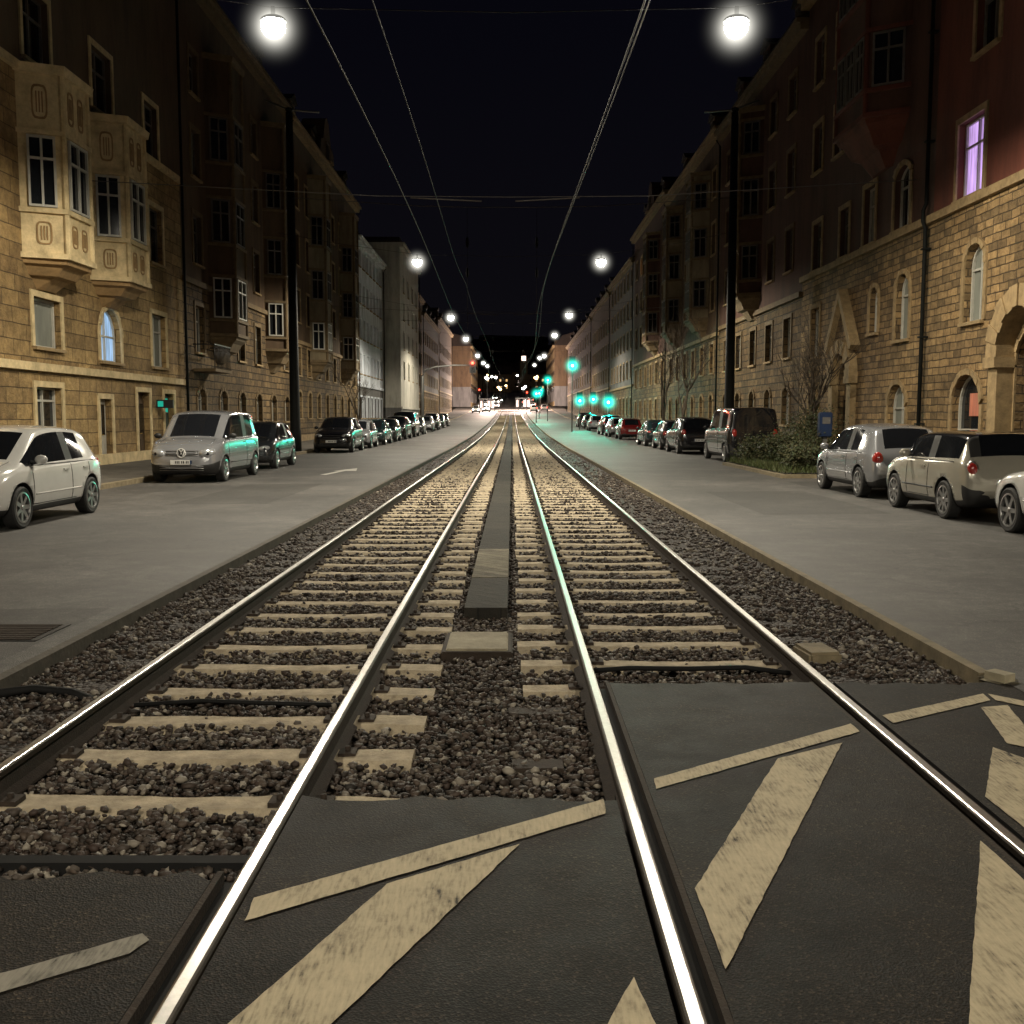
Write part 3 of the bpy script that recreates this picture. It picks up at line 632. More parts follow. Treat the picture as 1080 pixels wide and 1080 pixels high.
house(-1,61,87,19.0,'beige stone apartment building with gabled roofline','brownstone brownp'.split(),[6.2],grid(61.5,86.5,8,[(1.6,3.2,.6),(4.2,5.9),(7.4,9.3),(10.8,12.7),(14.2,16)],1.15,litp=.03),bays=[dict(y=68,**dict(bb,k='beigep')),dict(y=80,**dict(bb,k='beigep'))],trim='rusticpale',roof='steep',dorm=4,gable=(74,6,3.5))
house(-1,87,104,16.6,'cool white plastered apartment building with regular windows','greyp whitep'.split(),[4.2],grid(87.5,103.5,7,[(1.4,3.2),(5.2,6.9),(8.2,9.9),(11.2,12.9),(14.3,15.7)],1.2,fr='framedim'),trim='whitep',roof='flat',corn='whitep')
house(-1,104,124,18.6,'taller plain pale apartment block with few windows','greyp palep'.split(),[2.2],grid(105,123.5,4,[(5.2,6.9),(8.2,9.9),(11.2,12.9),(14.0,15.5)],.9),roof='flat',trim='palep',corn='palep',fx=-11.2)
house(-1,124,150,17.5,'brown stone apartment building with mansard roof','brownstone brownp'.split(),[4.2],grid(124.5,149.5,8,[(1.4,3.2),(5.2,6.9),(8.2,9.9),(11.2,12.9),(14.3,15.9)],1.1,litp=.08),dorm=4)
house(-1,150,182,15.5,'grey apartment building with mansard roof','brownstone greyp'.split(),[4.2],grid(150.5,181.5,9,[(1.4,3.2),(5.2,6.9),(8.2,9.9),(11.2,12.9)],1.1,litp=.14),dorm=4)
house(-1,182,222,17,'brown apartment building beside the junction','brownstone brownp'.split(),[4.2],grid(182.5,221.5,10,[(1.4,3.2),(5.2,6.9),(8.2,9.9),(11.2,12.9)],1.1,litp=.14),dorm=4)
shops=[dict(y=y,w=3.6,z0=.5,z1=3.2,pane='lit_shop',surr=False) for y in (254,260,266,272,280,288)]
house(-1,250,300,14,'distant apartment building with lit shop windows','greyp brownp'.split(),[4.2],grid(250.5,299,10,[(5.2,6.9),(8.2,9.9),(11.2,12.9)],1.2,litp=.35)+shops,dorm=4,fx=-10)
A=dict
ops=[A(y=27.0,w=1.15,z0=4.2,z1=6.2,rise=.575,pane='curtain'),A(y=27.2,w=1.7,z0=1.35,z1=2.85,rise=.8,style='plain',label='arched cellar window with orange red glow inside'),A(y=27.5,w=1.55,z0=7.5,z1=9.5,rise=0,pane='lit_purple',label='window lit lilac from inside'),A(y=26.8,w=1.3,z0=11,z1=12.9),A(y=26.8,w=1.3,z0=14.3,z1=16),
 A(y=19.5,w=1.2,z0=4.2,z1=6.2,rise=.6),A(y=19.5,w=1.2,z0=7.5,z1=9.5),A(y=23.2,w=1.2,z0=5.3,z1=6.7),A(y=23.2,w=1.2,z0=8,z1=9.6)]
R1=house(1,14,29.8,18.5,'red plaster apartment building on rusticated sandstone ground floor','rustic redp'.split(),[7.35],ops,near=True,trim='rusticpale',doors=[A(y=23.6,w=1.9,z0=.3,z1=3.9,rise=.95,mat='door',pane='glassw')])
ops=[A(y=31.9,w=1.1,z0=4.1,z1=6.1,rise=.55,pane='curtain'),A(y=32.1,w=1.5,z0=1.3,z1=2.75,rise=.72,pane='curtain'),A(y=32.2,w=1.3,z0=7.5,z1=9.4,rise=.3,fr='frame'),A(y=35.1,w=1.1,z0=7.5,z1=9.4,rise=0,pane='curtain'),A(y=37.7,w=1.0,z0=7.5,z1=9.2),A(y=41,w=1.1,z0=7.5,z1=9.3),A(y=41,w=1.1,z0=4.1,z1=6),A(y=41,w=1.3,z0=1.3,z1=2.7,rise=.6),A(y=34.4,w=.8,z0=4.5,z1=6,rise=.4)]
ops+=[A(y=y,w=1.1,z0=z,z1=z+1.8) for y in (38.6,41.2) for z in (11.3,14.6)]
R2=house(1,29.8,43,18.5,'brownish red apartment building with gabled stone portal','rustic brown2'.split(),[7.35],ops,near=True,bays=[dict(y=34,w=4.2,pr=1.1,z0=10.9,z1=16.8,storeys=[(11.8,13.4),(14.7,16.3)],k='brown2',trim='redp',panel=None,corb=1.3,ch=.7)],doors=[A(y=37.2,w=1.5,z0=.3,z1=3.7,rise=.75)])
def portal(par,Y,yc,w,zt,gab,e0=.5):
    y=-(Y-yc); m=MB()
    for s_ in (-1,1):
        a,b=sorted((y+s_*(w/2+.05),y+s_*(w/2+.5))); m.box(.0,e0-.05,a,b,-.2,2.9,'rusticpale'); a,b=sorted((y+s_*(w/2),y+s_*(w/2+.6))); m.box(0,e0+.05,a,b,2.9,3.15,'rusticpale')
    n=12; P=[(-(w/2+.05)*math.cos(math.pi*i/n),3.15+(zt-3.15)*math.sin(math.pi*i/n)) for i in range(n+1)]; Q=[(-(w/2+.6)*math.cos(math.pi*i/n),3.15+(zt+.5-3.15)*math.sin(math.pi*i/n)) for i in range(n+1)]
    for i in range(n):
        c=[P[i],P[i+1],Q[i+1],Q[i]]; e=e0+(.04 if i%2 else 0)
        m.raw([(e,y+p,q) for p,q in c]+[(0,y+p,q) for p,q in c],[(0,1,2,3),(0,1,5,4),(2,3,7,6),(1,2,6,5),(0,3,7,4)],'rusticpale')
    if gab:
        for s_ in (-1,1):
            p0=(y+s_*(w/2+.8),4.2);p1=(y,gab); e=e0+.08
            m.raw([(e,*p0),(e,*p1),(e,p1[0],p1[1]-.35),(e,p0[0]-s_*.25,p0[1]-.15),(0,*p0),(0,*p1),(0,p1[0],p1[1]-.35),(0,p0[0]-s_*.25,p0[1]-.15)],[(0,1,2,3),(0,1,5,4),(2,3,7,6),(0,3,7,4)],'rusticpale')
        m.raw([(.12,y-w/2-.6,4.1),(.12,y+w/2+.6,4.1),(.12,y,gab-.3)],[(0,1,2)],'rustic')
    obj('portal',m.mesh('portal'),par)
portal(R1,23.6,21.9,1.9,4.25,None); portal(R2,37.2,36.4,1.5,4.0,6.3,.26)
mbp=MB(); mbp.tube([(.16,6.45,-.2),(.16,6.45,7.1),(.24,6.45,7.3),(.24,6.45,7.6),(.16,6.45,7.8),(.16,6.45,18.2)],.06,'mast',8)
for z_ in (1.5,4,6.5,9.5,12.5,15.5): mbp.box(0,.25,6.36,6.54,z_,z_+.05,'mast')
obj('drainpipe',mbp.mesh('drainpipe'),R2)
mb=MB(); mb.box(0.0,.02,-.55,.25,.15,.75,'lit_red'); obj('lit_interior',mb.mesh('lit_interior'),R1,(-DEP+.04,-(27.0-21.9)+.1,1.6))
bb2=dict(w=3.0,pr=1.0,z0=7.6,z1=16.4,storeys=[(8.4,10.0),(11.4,13.1),(14.3,15.8)],k='brown2',trim='brownstoneT',panel=None)
house(1,43,60,17.8,'dark brown apartment building with oriel bays and stone base','brownstone brown2'.split(),[6.8],grid(43.5,59.5,5,[(1.4,3.0,.7),(4.3,6.0),(8.0,9.8),(11.3,13.1),(14.6,16.2)],1.15),bays=[dict(y=51.7,**bb2)],near=True,trim='brownstoneT',corn='brownstoneT',dorm=3)
house(1,60,80,18.2,'beige brown apartment building with steep tiled roof','brownstone brownp'.split(),[6.5],grid(60.5,79.5,6,[(1.4,3.0,.7),(4.3,6.0),(8.0,9.8),(11.3,13.1),(14.6,16.2)],1.15),bays=[dict(y=65,**dict(bb2,k='beigep')),dict(y=75,**dict(bb2,k='beigep'))],roof='steep')
house(1,80,102,18.8,'brown apartment building with steep roof','brownstone brown2'.split(),[6.5],grid(80.5,101.5,6,[(1.4,3.0),(4.3,6.0),(8.0,9.8),(11.3,13.1),(14.6,16.2)],1.15,litp=.04),bays=[dict(y=86,**bb2)],roof='steep',gable=(91,6,3))
house(1,102,126,16.8,'grey apartment building with flat roof','brownstone greyp'.split(),[4.4],grid(102.5,125.5,7,[(1.4,3.2),(5.2,6.9),(8.2,9.9),(11.2,12.9),(14.3,15.9)],1.1,litp=.1),roof='flat')
house(1,126,155,16.0,'brown apartment building with dormers','brownstone brownp'.split(),[4.4],grid(126.5,154.5,8,[(1.4,3.2),(5.2,6.9),(8.2,9.9),(11.2,12.9)],1.1,litp=.12),dorm=4)
house(1,155,222,14.8,'long brown apartment block near the junction','brownstone brown2'.split(),[4.4],grid(155.5,221.5,12,[(1.4,3.2),(5.2,6.9),(8.2,9.9),(11.2,12.9)],1.2,litp=.15),dorm=6)
shops=[dict(y=y,w=3.6,z0=.5,z1=3.2,pane='lit_shop',surr=False) for y in (256,263,270,280,290)]
house(1,250,310,14,'distant apartment building with lit shop windows','greyp brownp'.split(),[4.2],grid(250.5,309,10,[(5.2,6.9),(8.2,9.9),(11.2,12.9)],1.2,litp=.35)+shops,dorm=4,fx=10.3)
def hillhouse():
    m=MB(); m.box(-6,6,-5,5,-6,7,'beigep')
    m.raw([(-6.5,-5.5,7.01),(6.5,-5.5,7.01),(6.5,5.5,7.01),(-6.5,5.5,7.01),(-6.5,0,11),(6.5,0,11)],[(0,1,5,4),(2,3,4,5),(0,4,3),(1,2,5),(0,1,2,3)],'roof')
    for z_ in (1,4):
        for x in (-4,-1.3,1.3,4): m.box(x-.4,x+.4,-5.02,-4.9,z_,z_+1.0,'lit_warm' if random.random()<.38 else 'glassw')
    return m.mesh('hillside_house')
hm=[hillhouse() for _ in range(5)]
for i in range(85):
    y=random.uniform(430,890); x=random.triangular(-.075,.06,-.005)*y; 
    thing('hillside_house','small gabled house with lit windows on the dark hillside','house',(x,y,gz(y)),random.uniform(-.3,.3),hm[i%5],'houses on the hillside')
o=thing('church_tower','slender stone tower with lit top above the street end','tower',(5,440,gz(440)))
m=MB(); m.box(-1.6,1.6,-1.6,1.6,-1,13,'beigep'); obj('tower_shaft',m.mesh('tower_shaft'),o); m=MB(); m.box(-.9,.9,-.9,.9,13,15,'lit_shop'); obj('tower_lantern',m.mesh('tower_lantern'),o); m=MB(); m.tube([(0,0,15),(0,0,19)],[1.5,.05],'roof',8,False); obj('spire',m.mesh('spire'),o)
# ---------------------------------------------------------------- street lamps on span wires
def lamp_meshes():
    h=MB(); h.ell((0,0,.12),(.28,.24,.13),'mast',20,8,0,1); h.box(-.04,.04,-.04,.04,.2,.42,'mast'); 
    g=MB(); g.ell((0,0,.02),(.25,.25,.24),'lamp',20,10,-1,.6)
    return h.mesh('lamp_housing'),g.mesh('lamp_bowl')
LH,LG=lamp_meshes()
def street_lamp(x,y,z,power=5400):
    o=thing('street_lamp','suspended street lamp with bright warm white bowl above the street','street lamp',(x,y,z),group='street lamps hanging over the street')
    obj('lamp_housing',LH,o); obj('lamp_bowl',LG,o)
    ld=bpy.data.lights.new('lamp_light','SPOT'); ld.energy=power; ld.color=(1,.895,.71); ld.spot_size=math.radians(170); ld.spot_blend=.30; ld.shadow_soft_size=.18
    obj('lamp_light',ld,o,(0,0,-.27))
    if y>0: add_bloom(o,(0,0,0),'halo',1.1)
    return o
rj=random.Random(5)
for y in (-9,22.3,55,85,116,148,180,212):
    for sx in (-1,1):
        j=0 if y<60 else 1
        street_lamp(sx*5.0 if sx<0 else 4.7,y+j*rj.uniform(-4,4),9.75+gz(y)+j*rj.uniform(-.4,.4))
    m=MB(); P=[(-13,y,11.4+gz(y)),(-9,y,10.7+gz(y)),(-5,y,10.15+gz(y)),(0,y,10.05+gz(y)),(4.7,y,10.15+gz(y)),(8.5,y,10.7+gz(y)),(12,y,11.4+gz(y))]
    m.tube(P,.010,'wiredark',5); thing('span_wire','thin steel span wire stretched between facades','span wire',data=m.mesh('span_wire'),group='span wires across the street')
for i,(x,y) in enumerate([(-6,250),(6,255),(-7,280),(6.5,290),(-5,318),(8,330),(-7,360),(9,370),(2,400),(-10,420),(-30,480),(12,520),(22,560),(-14,610),(25,650),(-40,700),(28,720),(-22,540),(-4,500),(5,600),(-30,640),(10,690),(-12,740),(-45,800),(18,800),(-3,262),(3,275),(-4,300),(4,310),(-2,340)]):
    w_=i%2!=0 or y>430; hgt=7 if i<25 else 4.2
    o=thing('street_lamp','distant street lamp glowing on a slim pole','street lamp',(x,y,gz(y)),group='distant street lamps')
    m=MB(); m.tube([(0,0,-1),(0,0,hgt)],.08,'mast'); obj('pole',m.mesh('pole'),o); g=MB(); r_=.36 if y<430 else .65; g.ell((0,0,hgt+.2),(r_,r_,r_*.8),'lampwarm' if w_ else 'lamp',10,6); obj('lamp_bowl',g.mesh('bowl'),o)
    if not w_: add_bloom(o,(0,0,hgt+.2),'halo',1.1)
for y in (45.5,):
    for sx in (-1,1):
        X=9.6*sx; z=gz(y)
        o=thing('catenary_mast','tall dark steel mast carrying the overhead wires','mast',(X,y,z+.1),group='catenary masts along the kerb')
        m=MB(); m.tube([(0,0,0),(0,0,.9),(0,0,1.0),(0,0,14.6)],[.27,.26,.23,.15],'mast',12); obj('pole',m.mesh('pole'),o)
        m=MB(); m.tube([(1.0*sx,0,15.1),(0,0,14.7),(-1.3*sx,0,14.6)],.04,'greypole',6); m.ell((-0,0,14.7),(.17,.17,.1),'mast'); obj('bracket',m.mesh('bracket'),o)
for y in (45.5,105,165):
    m=MB(); z=gz(y); e=9.5 if y<50 else 12
    m.tube([(-e-(1 if e>10 else 0),y,11.1+z),(-4,y,10.75+z),(-1.9,y,10.7+z),(1.2,y,10.7+z),(4,y,10.75+z),(e,y,11.1+z)],.016,'wire',5)
    for x in (-1.95,1.08): m.tube([(x,y,10.7+z),(x,y,7.0+z),(x,y,5.5+z)],.008,'wiredark',5); m.ell((x,y,9.2+z),(.07,.07,.24),'mast',8,6); m.ell((x,y,7.9+z),(.06,.06,.22),'mast',8,6)
    thing('span_wire','steel span wire with insulators holding the contact wires','span wire',data=m.mesh('span_wire'),group='span wires across the street')
for y,zc in ((31,8.1),(70,8.6)):
    m=MB(); m.tube([(-13,y,zc+.5),(-4,y,zc+.03),(0,y,zc),(4,y,zc+.03),(12,y,zc+.5)],.012,'wire',5)
    m.tube([(-3.0,y,zc-.02),(-.9,y,zc-.12)],.022,'wire',5); m.tube([(.1,y,zc-.12),(2.0,y,zc-.02)],.022,'wire',5)
    thing('span_wire','steel span wire with short steady arms for the tram wires','span wire',data=m.mesh('span_wire'),group='span wires across the street')
for x0,zc in ((-2.05,5.5),(1.1,5.5),(-1.85,6.9),(1.35,6.3)):
    m=MB(); P=[]
    for i in range(90):
        y=-15+i*2.9; ph=((y-45.5)/60)%1; sag=(.9 if zc>6 else .05)*4*ph*(1-ph); P.append((x0+.18*math.sin(y*.105+(x0>0)*1.3),y,gz(y)+zc+(.6 if zc>6 else 0)-sag))
    m.tube(P,.009 if zc<6 else .007,'wiredark',5)
    thing('overhead_wire','thin overhead tram contact wire above the track','overhead wire',data=m.mesh('overhead_wire'),group='overhead tram wires')
# ---------------------------------------------------------------- traffic signals
def signal_head(par,loc,on):
    m=MB(); m.box(-.15,.15,-.0,.22,-.45,.45,'plastic'); m.box(-.28,.28,.1,.12,-.58,.58,'plastic')
    for i in range(3): m.tube([(0,-.16,.29-i*.29),(0,.0,.29-i*.29)],.115,'plastic',12,cap=False)
    h=obj('signal_head',m.mesh('signal_head'),par,loc)
    g=MB(); zc=.29-{'red':0,'green':2}[on]*.29; g.ell((0,-.03,zc),(.13,.07,.13),'green' if on=='green' else 'redglow',12,8); obj('signal_lens',g.mesh('signal_lens'),h)
    ld=bpy.data.lights.new('signal_light','SPOT'); ld.energy=1500 if on=='green' else 500; ld.color=(.0,1,.62) if on=='green' else (1,.1,.05); ld.shadow_soft_size=.12; ld.spot_size=math.radians(50); ld.spot_blend=.9
    l=obj('signal_light',ld,h,(0,-.2,zc)); l.rotation_euler=(math.radians(80),0,math.pi)
    add_bloom(h,(0,-.25,zc),'halog' if on=='green' else 'halor',1.3 if on=='green' else .6)
def signal(x,y,h,on='green',arm=0):
    o=thing('traffic_signal','traffic signal on grey pole showing green light' if on=='green' else 'traffic signal on grey pole showing red light','traffic light',(x,y,gz(y)),group='traffic signals along the street')
    m=MB()
    if arm: m.tube([(0,0,0),(0,0,h-.9),(arm*.06,0,h-.35),(arm*.25,0,h-.05),(arm*.6,0,h+.1),(arm,0,h+.1)],[.12,.1,.09,.08,.07,.06],'greypole',8)
    else: m.tube([(0,0,0),(0,0,h+.5)],.06,'greypole',8)
    obj('pole',m.mesh('pole'),o); signal_head(o,(arm,-.25,h),on)
signal(-8.0,92,5.9,'red',4.5); signal(5.6,96,6.4,'green'); signal(8.4,90,3.0,'green'); signal(3.3,140,4.2,'green'); signal(4.5,170,4.4,'green');signal(6.9,105,3.2,'green'); signal(9.3,118,3.4,'green');signal(6,215,5,'green'); signal(5.2,150,6.2,'green'); signal(2.9,200,4,'red'); signal(-6.5,205,4.5,'red')
for x,y in ((-5.6,232),(2.6,240)):
    o=thing('tram_stop_shelter','glass tram stop shelter with bright lit panels','tram shelter',(x,y,gz(y)),group='lit tram stop shelters')
    m=MB(); m.box(-1.8,1.8,-.8,.8,2.6,2.75,'mast'); [m.box(a-.05,a+.05,b-.05,b+.05,0,2.6,'mast') for a in (-1.7,-.8,0,.8,1.7) for b in (-.7,.7)]; obj('shelter_frame',m.mesh('frame'),o)
    for a,b in ((-1.6,-1.1),(.1,.7),(.95,1.5)):
        m=MB(); m.box(a,b,.6,.65,.7,2.3,'shelterglow'); obj('lit_panel',m.mesh('panel'),o)
    ld=bpy.data.lights.new('junction_fill_light','POINT'); ld.energy=22000; ld.color=(1,.76,.64); ld.shadow_soft_size=.5; obj('junction_fill_light',ld,o,(0,-2.5,5.2))  # bodiless fill light floating above the shelter, added to brighten the junction
# ---------------------------------------------------------------- cars
def prof(L,W,H,hood,belt,cowl,wst,rt,rb,rr=.72,drop=.05,tail=.10):
    h=L/2;w=W/2;top=H
    b1,b2=(wst+rt)/2+.12,(wst+rt)/2+.02
    return [(h,.36,.50,.54,.56,w*.64,w*.54),
    (h-.08,.23,hood-.25,hood-.19,hood-.16,w*.86,w*.74),
    (h-.36,.19,hood-.08,hood-.03,hood,w*.975,w*.85),
    (cowl+.25,.19,belt-.05,hood+.03,hood+.09,w,w*.87),
    (cowl,.19,belt-.02,hood+.07,hood+.13,w,w*.85),
    (wst,.19,belt,top-.14,top-.07,w,w*rr),
    (wst-.35,.19,belt+.005,top-.08,top-.005,w,w*rr),
    (b1,.19,belt+.01,top-.07,top,w,w*rr),
    (b2,.19,belt+.012,top-.07,top,w,w*rr),
    (rt+.35,.19,belt+.03,top-.08-drop*.5,top-.01-drop*.5,w,w*rr*.98),
    (rt+.22,.19,belt+.03,top-.09-drop*.7,top-.015-drop*.7,w,w*rr*.97),
    (rt,.20,belt+.04,top-.12-drop,top-.04-drop,w*.985,w*rr*.95),
    (rb,.22,belt-.0,belt+.05,belt+.07,w*.93,w*.78),
    (-h+.05,.26,belt-.14,belt-.09,belt-.06,w*.88,w*.76),
    (-h,.36,.58,.62,.64,w*(.86-tail),w*(.74-tail))]
CT=dict(hatch=dict(L=3.95,W=1.70,H=1.49,hood=.86,belt=.92,cowl=1.05,wst=.34,rt=-1.50,rb=-1.80,r=.31,drop=.05),
 sedan=dict(L=4.35,W=1.78,H=1.45,hood=.84,belt=.92,cowl=.95,wst=.12,rt=-1.25,rb=-1.92,r=.32,drop=.08),
 mini=dict(L=3.60,W=1.68,H=1.40,hood=.90,belt=.94,cowl=.66,wst=.42,rt=-1.50,rb=-1.66,r=.31,drop=.0),
 caddy=dict(L=4.45,W=1.80,H=1.80,hood=.98,belt=1.08,cowl=1.35,wst=.58,rt=-2.00,rb=-2.13,r=.32,drop=.02),
 suv=dict(L=4.4,W=1.82,H=1.64,hood=.98,belt=1.06,cowl=1.0,wst=.3,rt=-1.6,rb=-1.98,r=.35,drop=.06),
 van=dict(L=5.0,W=1.92,H=1.98,hood=1.08,belt=1.18,cowl=1.65,wst=.95,rt=-2.35,rb=-2.43,r=.34,drop=0))
def make_car(kind,paint,label,cat,loc,rz,roofpaint=None,group='cars parked along the kerb',name='parked_car',lights_on=False):
    c=CT[kind]; L,W,H=c['L'],c['W'],c['H']; h=L/2;w=W/2
    st=prof(L,W,H,c['hood'],c['belt'],c['cowl'],c['wst'],c['rt'],c['rb'],.82 if kind in('van','caddy') else (.80 if kind=='mini' else .75),c['drop'],.02 if kind in('van','caddy') else .12)
    bm=bmesh.new(); cl=bm.edges.layers.float.new('crease_edge'); rings=[]
    for (y,zb,zl,zr,zt,ww,wr) in st:
        half=[(0,zb),(ww*.82,zb),(ww*.965,zb+.09),(ww,zb+.5*(zl-zb)),(ww*.965,zl-.06),(ww*.92,zl),(wr,zr),(wr*.86,zt-.012),(0,zt+.02)]
        ring=[bm.verts.new((x,y,z)) for x,z in half]+[bm.verts.new((-x,y,z)) for x,z in half[-2:0:-1]]; rings.append(ring)
    n=16
    for s_ in range(len(rings)-1):
        for j in range(n):
            f=bm.faces.new([rings[s_][j],rings[s_][(j+1)%n],rings[s_+1][(j+1)%n],rings[s_+1][j]]); f.smooth=True
            jj=j if j<8 else 15-j
            mi=0
            if jj in (0,1): mi=4
            if s_==4 and jj==7: mi=1
            if s_==11 and jj==7: mi=2
            if jj==5 and s_ in (4,5,6,8): mi=3
            if jj==5 and s_==7: mi=4
            if jj==5 and s_==10 and kind not in('van','hatch'): mi=3
            if kind=='mini' and jj==5 and s_ in (9,10): mi=3
            if kind=='mini' and jj==6 and s_ in(4,11): mi=4
            if kind in('caddy','van','mini') and jj==2 and (s_<2 or s_>11): mi=4
            if roofpaint and ((jj in(6,7) and 5<=s_<=10)): mi=5
            f.material_index=mi
    for ring in (rings[0],rings[-1]):
        f=bm.faces.new(ring); f.smooth=True; f.material_index=0
    for s_ in range(len(rings)-1):
        for j in (5,11,6,10):
            e=bm.edges.get((rings[s_][j],rings[s_+1][j])); e[cl]=.65 if j in(5,11) else (.5 if kind=='mini' else .35)
        for j in (1,15,4,12): 
            e=bm.edges.get((rings[s_][j],rings[s_+1][j])); e[cl]=.35
    for s_ in (4,5,11,12):
        for j in (6,7,8,9): 
            e=bm.edges.get((rings[s_][j],rings[s_][j+1])); e[cl]=.55 if s_==11 else .4
    bmesh.ops.recalc_face_normals(bm,faces=bm.faces)
    me=bpy.data.meshes.new('tmp'); bm.to_mesh(me); bm.free()
    names=[paint,'glass','glass','glass','plastic',roofpaint or paint,'plastic']
    for k in names: me.materials.append(M[k])
    to=bpy.data.objects.new('tmp',me); COL.objects.link(to)
    R=c['r']; wy=(h-.78,-(h-.70)); cb=bmesh.new()
    for y in wy:
        for sx in (-1,1):
            bmesh.ops.create_cone(cb,cap_ends=True,segments=28,radius1=R+.045,radius2=R+.045,depth=.5,matrix=Matrix.Translation((sx*w,y,R+.012))@Matrix.Rotation(math.pi/2,4,'Y'))
    cm=bpy.data.meshes.new('cut'); 
    for f in cb.faces: f.material_index=6
    cb.to_mesh(cm); cb.free()
    for k in names: cm.materials.append(M[k])
    co=bpy.data.objects.new('cut',cm); COL.objects.link(co)
    sm=to.modifiers.new('s','SUBSURF'); sm.levels=2; sm.render_levels=2
    bo=to.modifiers.new('b','BOOLEAN'); bo.operation='DIFFERENCE'; bo.object=co; bo.solver='EXACT'
    dg=bpy.context.evaluated_depsgraph_get(); ev=to.evaluated_get(dg); full=bpy.data.meshes.new_from_object(ev)
    bpy.data.objects.remove(to); bpy.data.objects.remove(co)
    root=thing(name,label,cat,loc,rz,group=group)
    tb=bmesh.new(); tb.from_mesh(full); bvh=BVHTree.FromBMesh(tb)
    def sx_(y,z,s_=1):
        r=bvh.ray_cast(Vector((s_*2,y,z)),Vector((-s_,0,0))); return r[0].x if r[0] else s_*w
    def sy_(x,z,s_=1):
        r=bvh.ray_cast(Vector((x,s_*4,z)),Vector((0,-s_,0))); return r[0].y if r[0] else s_*h
    def part(name,sel):
        b=tb.copy(); dl=[f for f in b.faces if not sel(f)]; bmesh.ops.delete(b,geom=dl,context='FACES')
        if len(b.faces)==0: b.free(); return
        m=bpy.data.meshes.new(name); b.to_mesh(m); b.free()
        for k in names: m.materials.append(M[k])
        obj(name,m,root)
    part('body',lambda f:f.material_index in (0,4,5,6)); part('windscreen',lambda f:f.material_index==1); part('rear_window',lambda f:f.material_index==2)
    yB=(c['wst']+c['rt'])/2+.07; yC=c['rt']+.285
    for s_ in (-1,1):
        for lo,hi in (((yB,9),(-9,yB)) if kind=='mini' else ((yB,9),(yC,yB),(-9,yC))):
            part('side_window',lambda f,s_=s_,lo=lo,hi=hi:f.material_index==3 and f.calc_center_median().x*s_>0 and lo<=f.calc_center_median().y<hi)
    tb.free()
    ty=MB(); pr=[(-.095,R-.09),(-.105,R-.03),(-.085,R-.004),(.085,R-.004),(.105,R-.03),(.095,R-.09)]
    ns=28
    for i in range(ns):
        a,b=2*math.pi*i/ns,2*math.pi*(i+1)/ns
        for (x0,r0),(x1,r1) in zip(pr,pr[1:]): ty.face([(x0,r0*math.cos(a),r0*math.sin(a)),(x1,r1*math.cos(a),r1*math.sin(a)),(x1,r1*math.cos(b),r1*math.sin(b)),(x0,r0*math.cos(b),r0*math.sin(b))],'tyre',True)
    tm=ty.mesh('tyre'); rmb=MB(); r1=R-.085
    rmb.tube([(-.08,0,0),(.055,0,0)],r1*.99,'plastic',24,False)
    for i in range(ns):
        a,b=2*math.pi*i/ns,2*math.pi*(i+1)/ns
        for (x0,q0),(x1,q1) in (((.10,r1+.005),(.105,r1-.02)),((.105,r1-.02),(.058,r1-.03))): rmb.face([(x0,q0*math.cos(a),q0*math.sin(a)),(x1,q1*math.cos(a),q1*math.sin(a)),(x1,q1*math.cos(b),q1*math.sin(b)),(x0,q0*math.cos(b),q0*math.sin(b))],'rim',True)
    nsp={'hatch':7,'mini':8,'caddy':5,'sedan':6,'suv':5,'van':6}[kind]
    for i in range(nsp):
        a=2*math.pi*i/nsp; ca,sa=math.cos(a),math.sin(a); P=[]
        for (rr,ww) in ((.03,.034),(r1-.02,.028)):
            for q in (-1,1): P.append((rr*ca-q*ww*sa,rr*sa+q*ww*ca))
        rmb.raw([(.088,*P[0]),(.088,*P[1]),(.098,*P[3]),(.098,*P[2]),(.056,*P[0]),(.056,*P[1]),(.056,*P[3]),(.056,*P[2])],[(0,1,2,3),(0,3,7,4),(1,2,6,5)],'rim')
    rmb.ell((.07,0,0),(.035,.05,.05),'rim',10,6)
    rm=rmb.mesh('rim')
    for y in wy:
        for s_ in (-1,1):
            wo=obj('wheel',None,root,(s_*(w-.115),y,R),0 if s_>0 else math.pi); obj('tyre',tm,wo); obj('rim',rm,wo)
    for s_ in (-1,1):
        big=kind in('caddy','van')
        zl=c['hood']-(.24 if big else .20); xx=s_*w*.68; m=MB(); 
        yl=sy_(xx,zl); m.ell((0,-.02,0),(.21 if big else .19,.13,.12 if big else .085) if kind!='mini' else (.13,.1,.12),'head_on' if lights_on else 'chrome',16,8)
        if not lights_on: m.ell((s_*-.02,.085,-.01),(.055,.03,.045),'glass',10,6)
        o=obj('headlight',m.mesh('headlight'),root,(xx,yl-.05,zl)); o.rotation_euler=(0,-s_*.12,-s_*.5)
        tz=c['belt']-.13; m=MB(); rz_=dict(sedan=.07,mini=.12,hatch=.15).get(kind,.17); m.ell((0,0,0),(.11 if kind!='mini' else .085,.07,rz_),'redglow' if lights_on else 'taill',12,8)
        if kind=='mini': m.ell((0,.012,0),(.105,.06,.145),'rim',14,8)
        xx=s_*w*.76; yl=sy_(xx,tz,-1); obj('tail_light',m.mesh('tail_light'),root,(xx,yl+.045,tz),s_*.45)
        m=MB(); m.ell((0,0,0),(.10,.055,.07),paint if kind!='caddy' else 'plastic',12,8); y=c['cowl']-.32; m.box(*sorted((0,-s_*.16)),-.02,.02,-.05,-.02,'plastic'); obj('mirror',m.mesh('mirror'),root,(s_*(w+.06),y,c['belt']+.07))
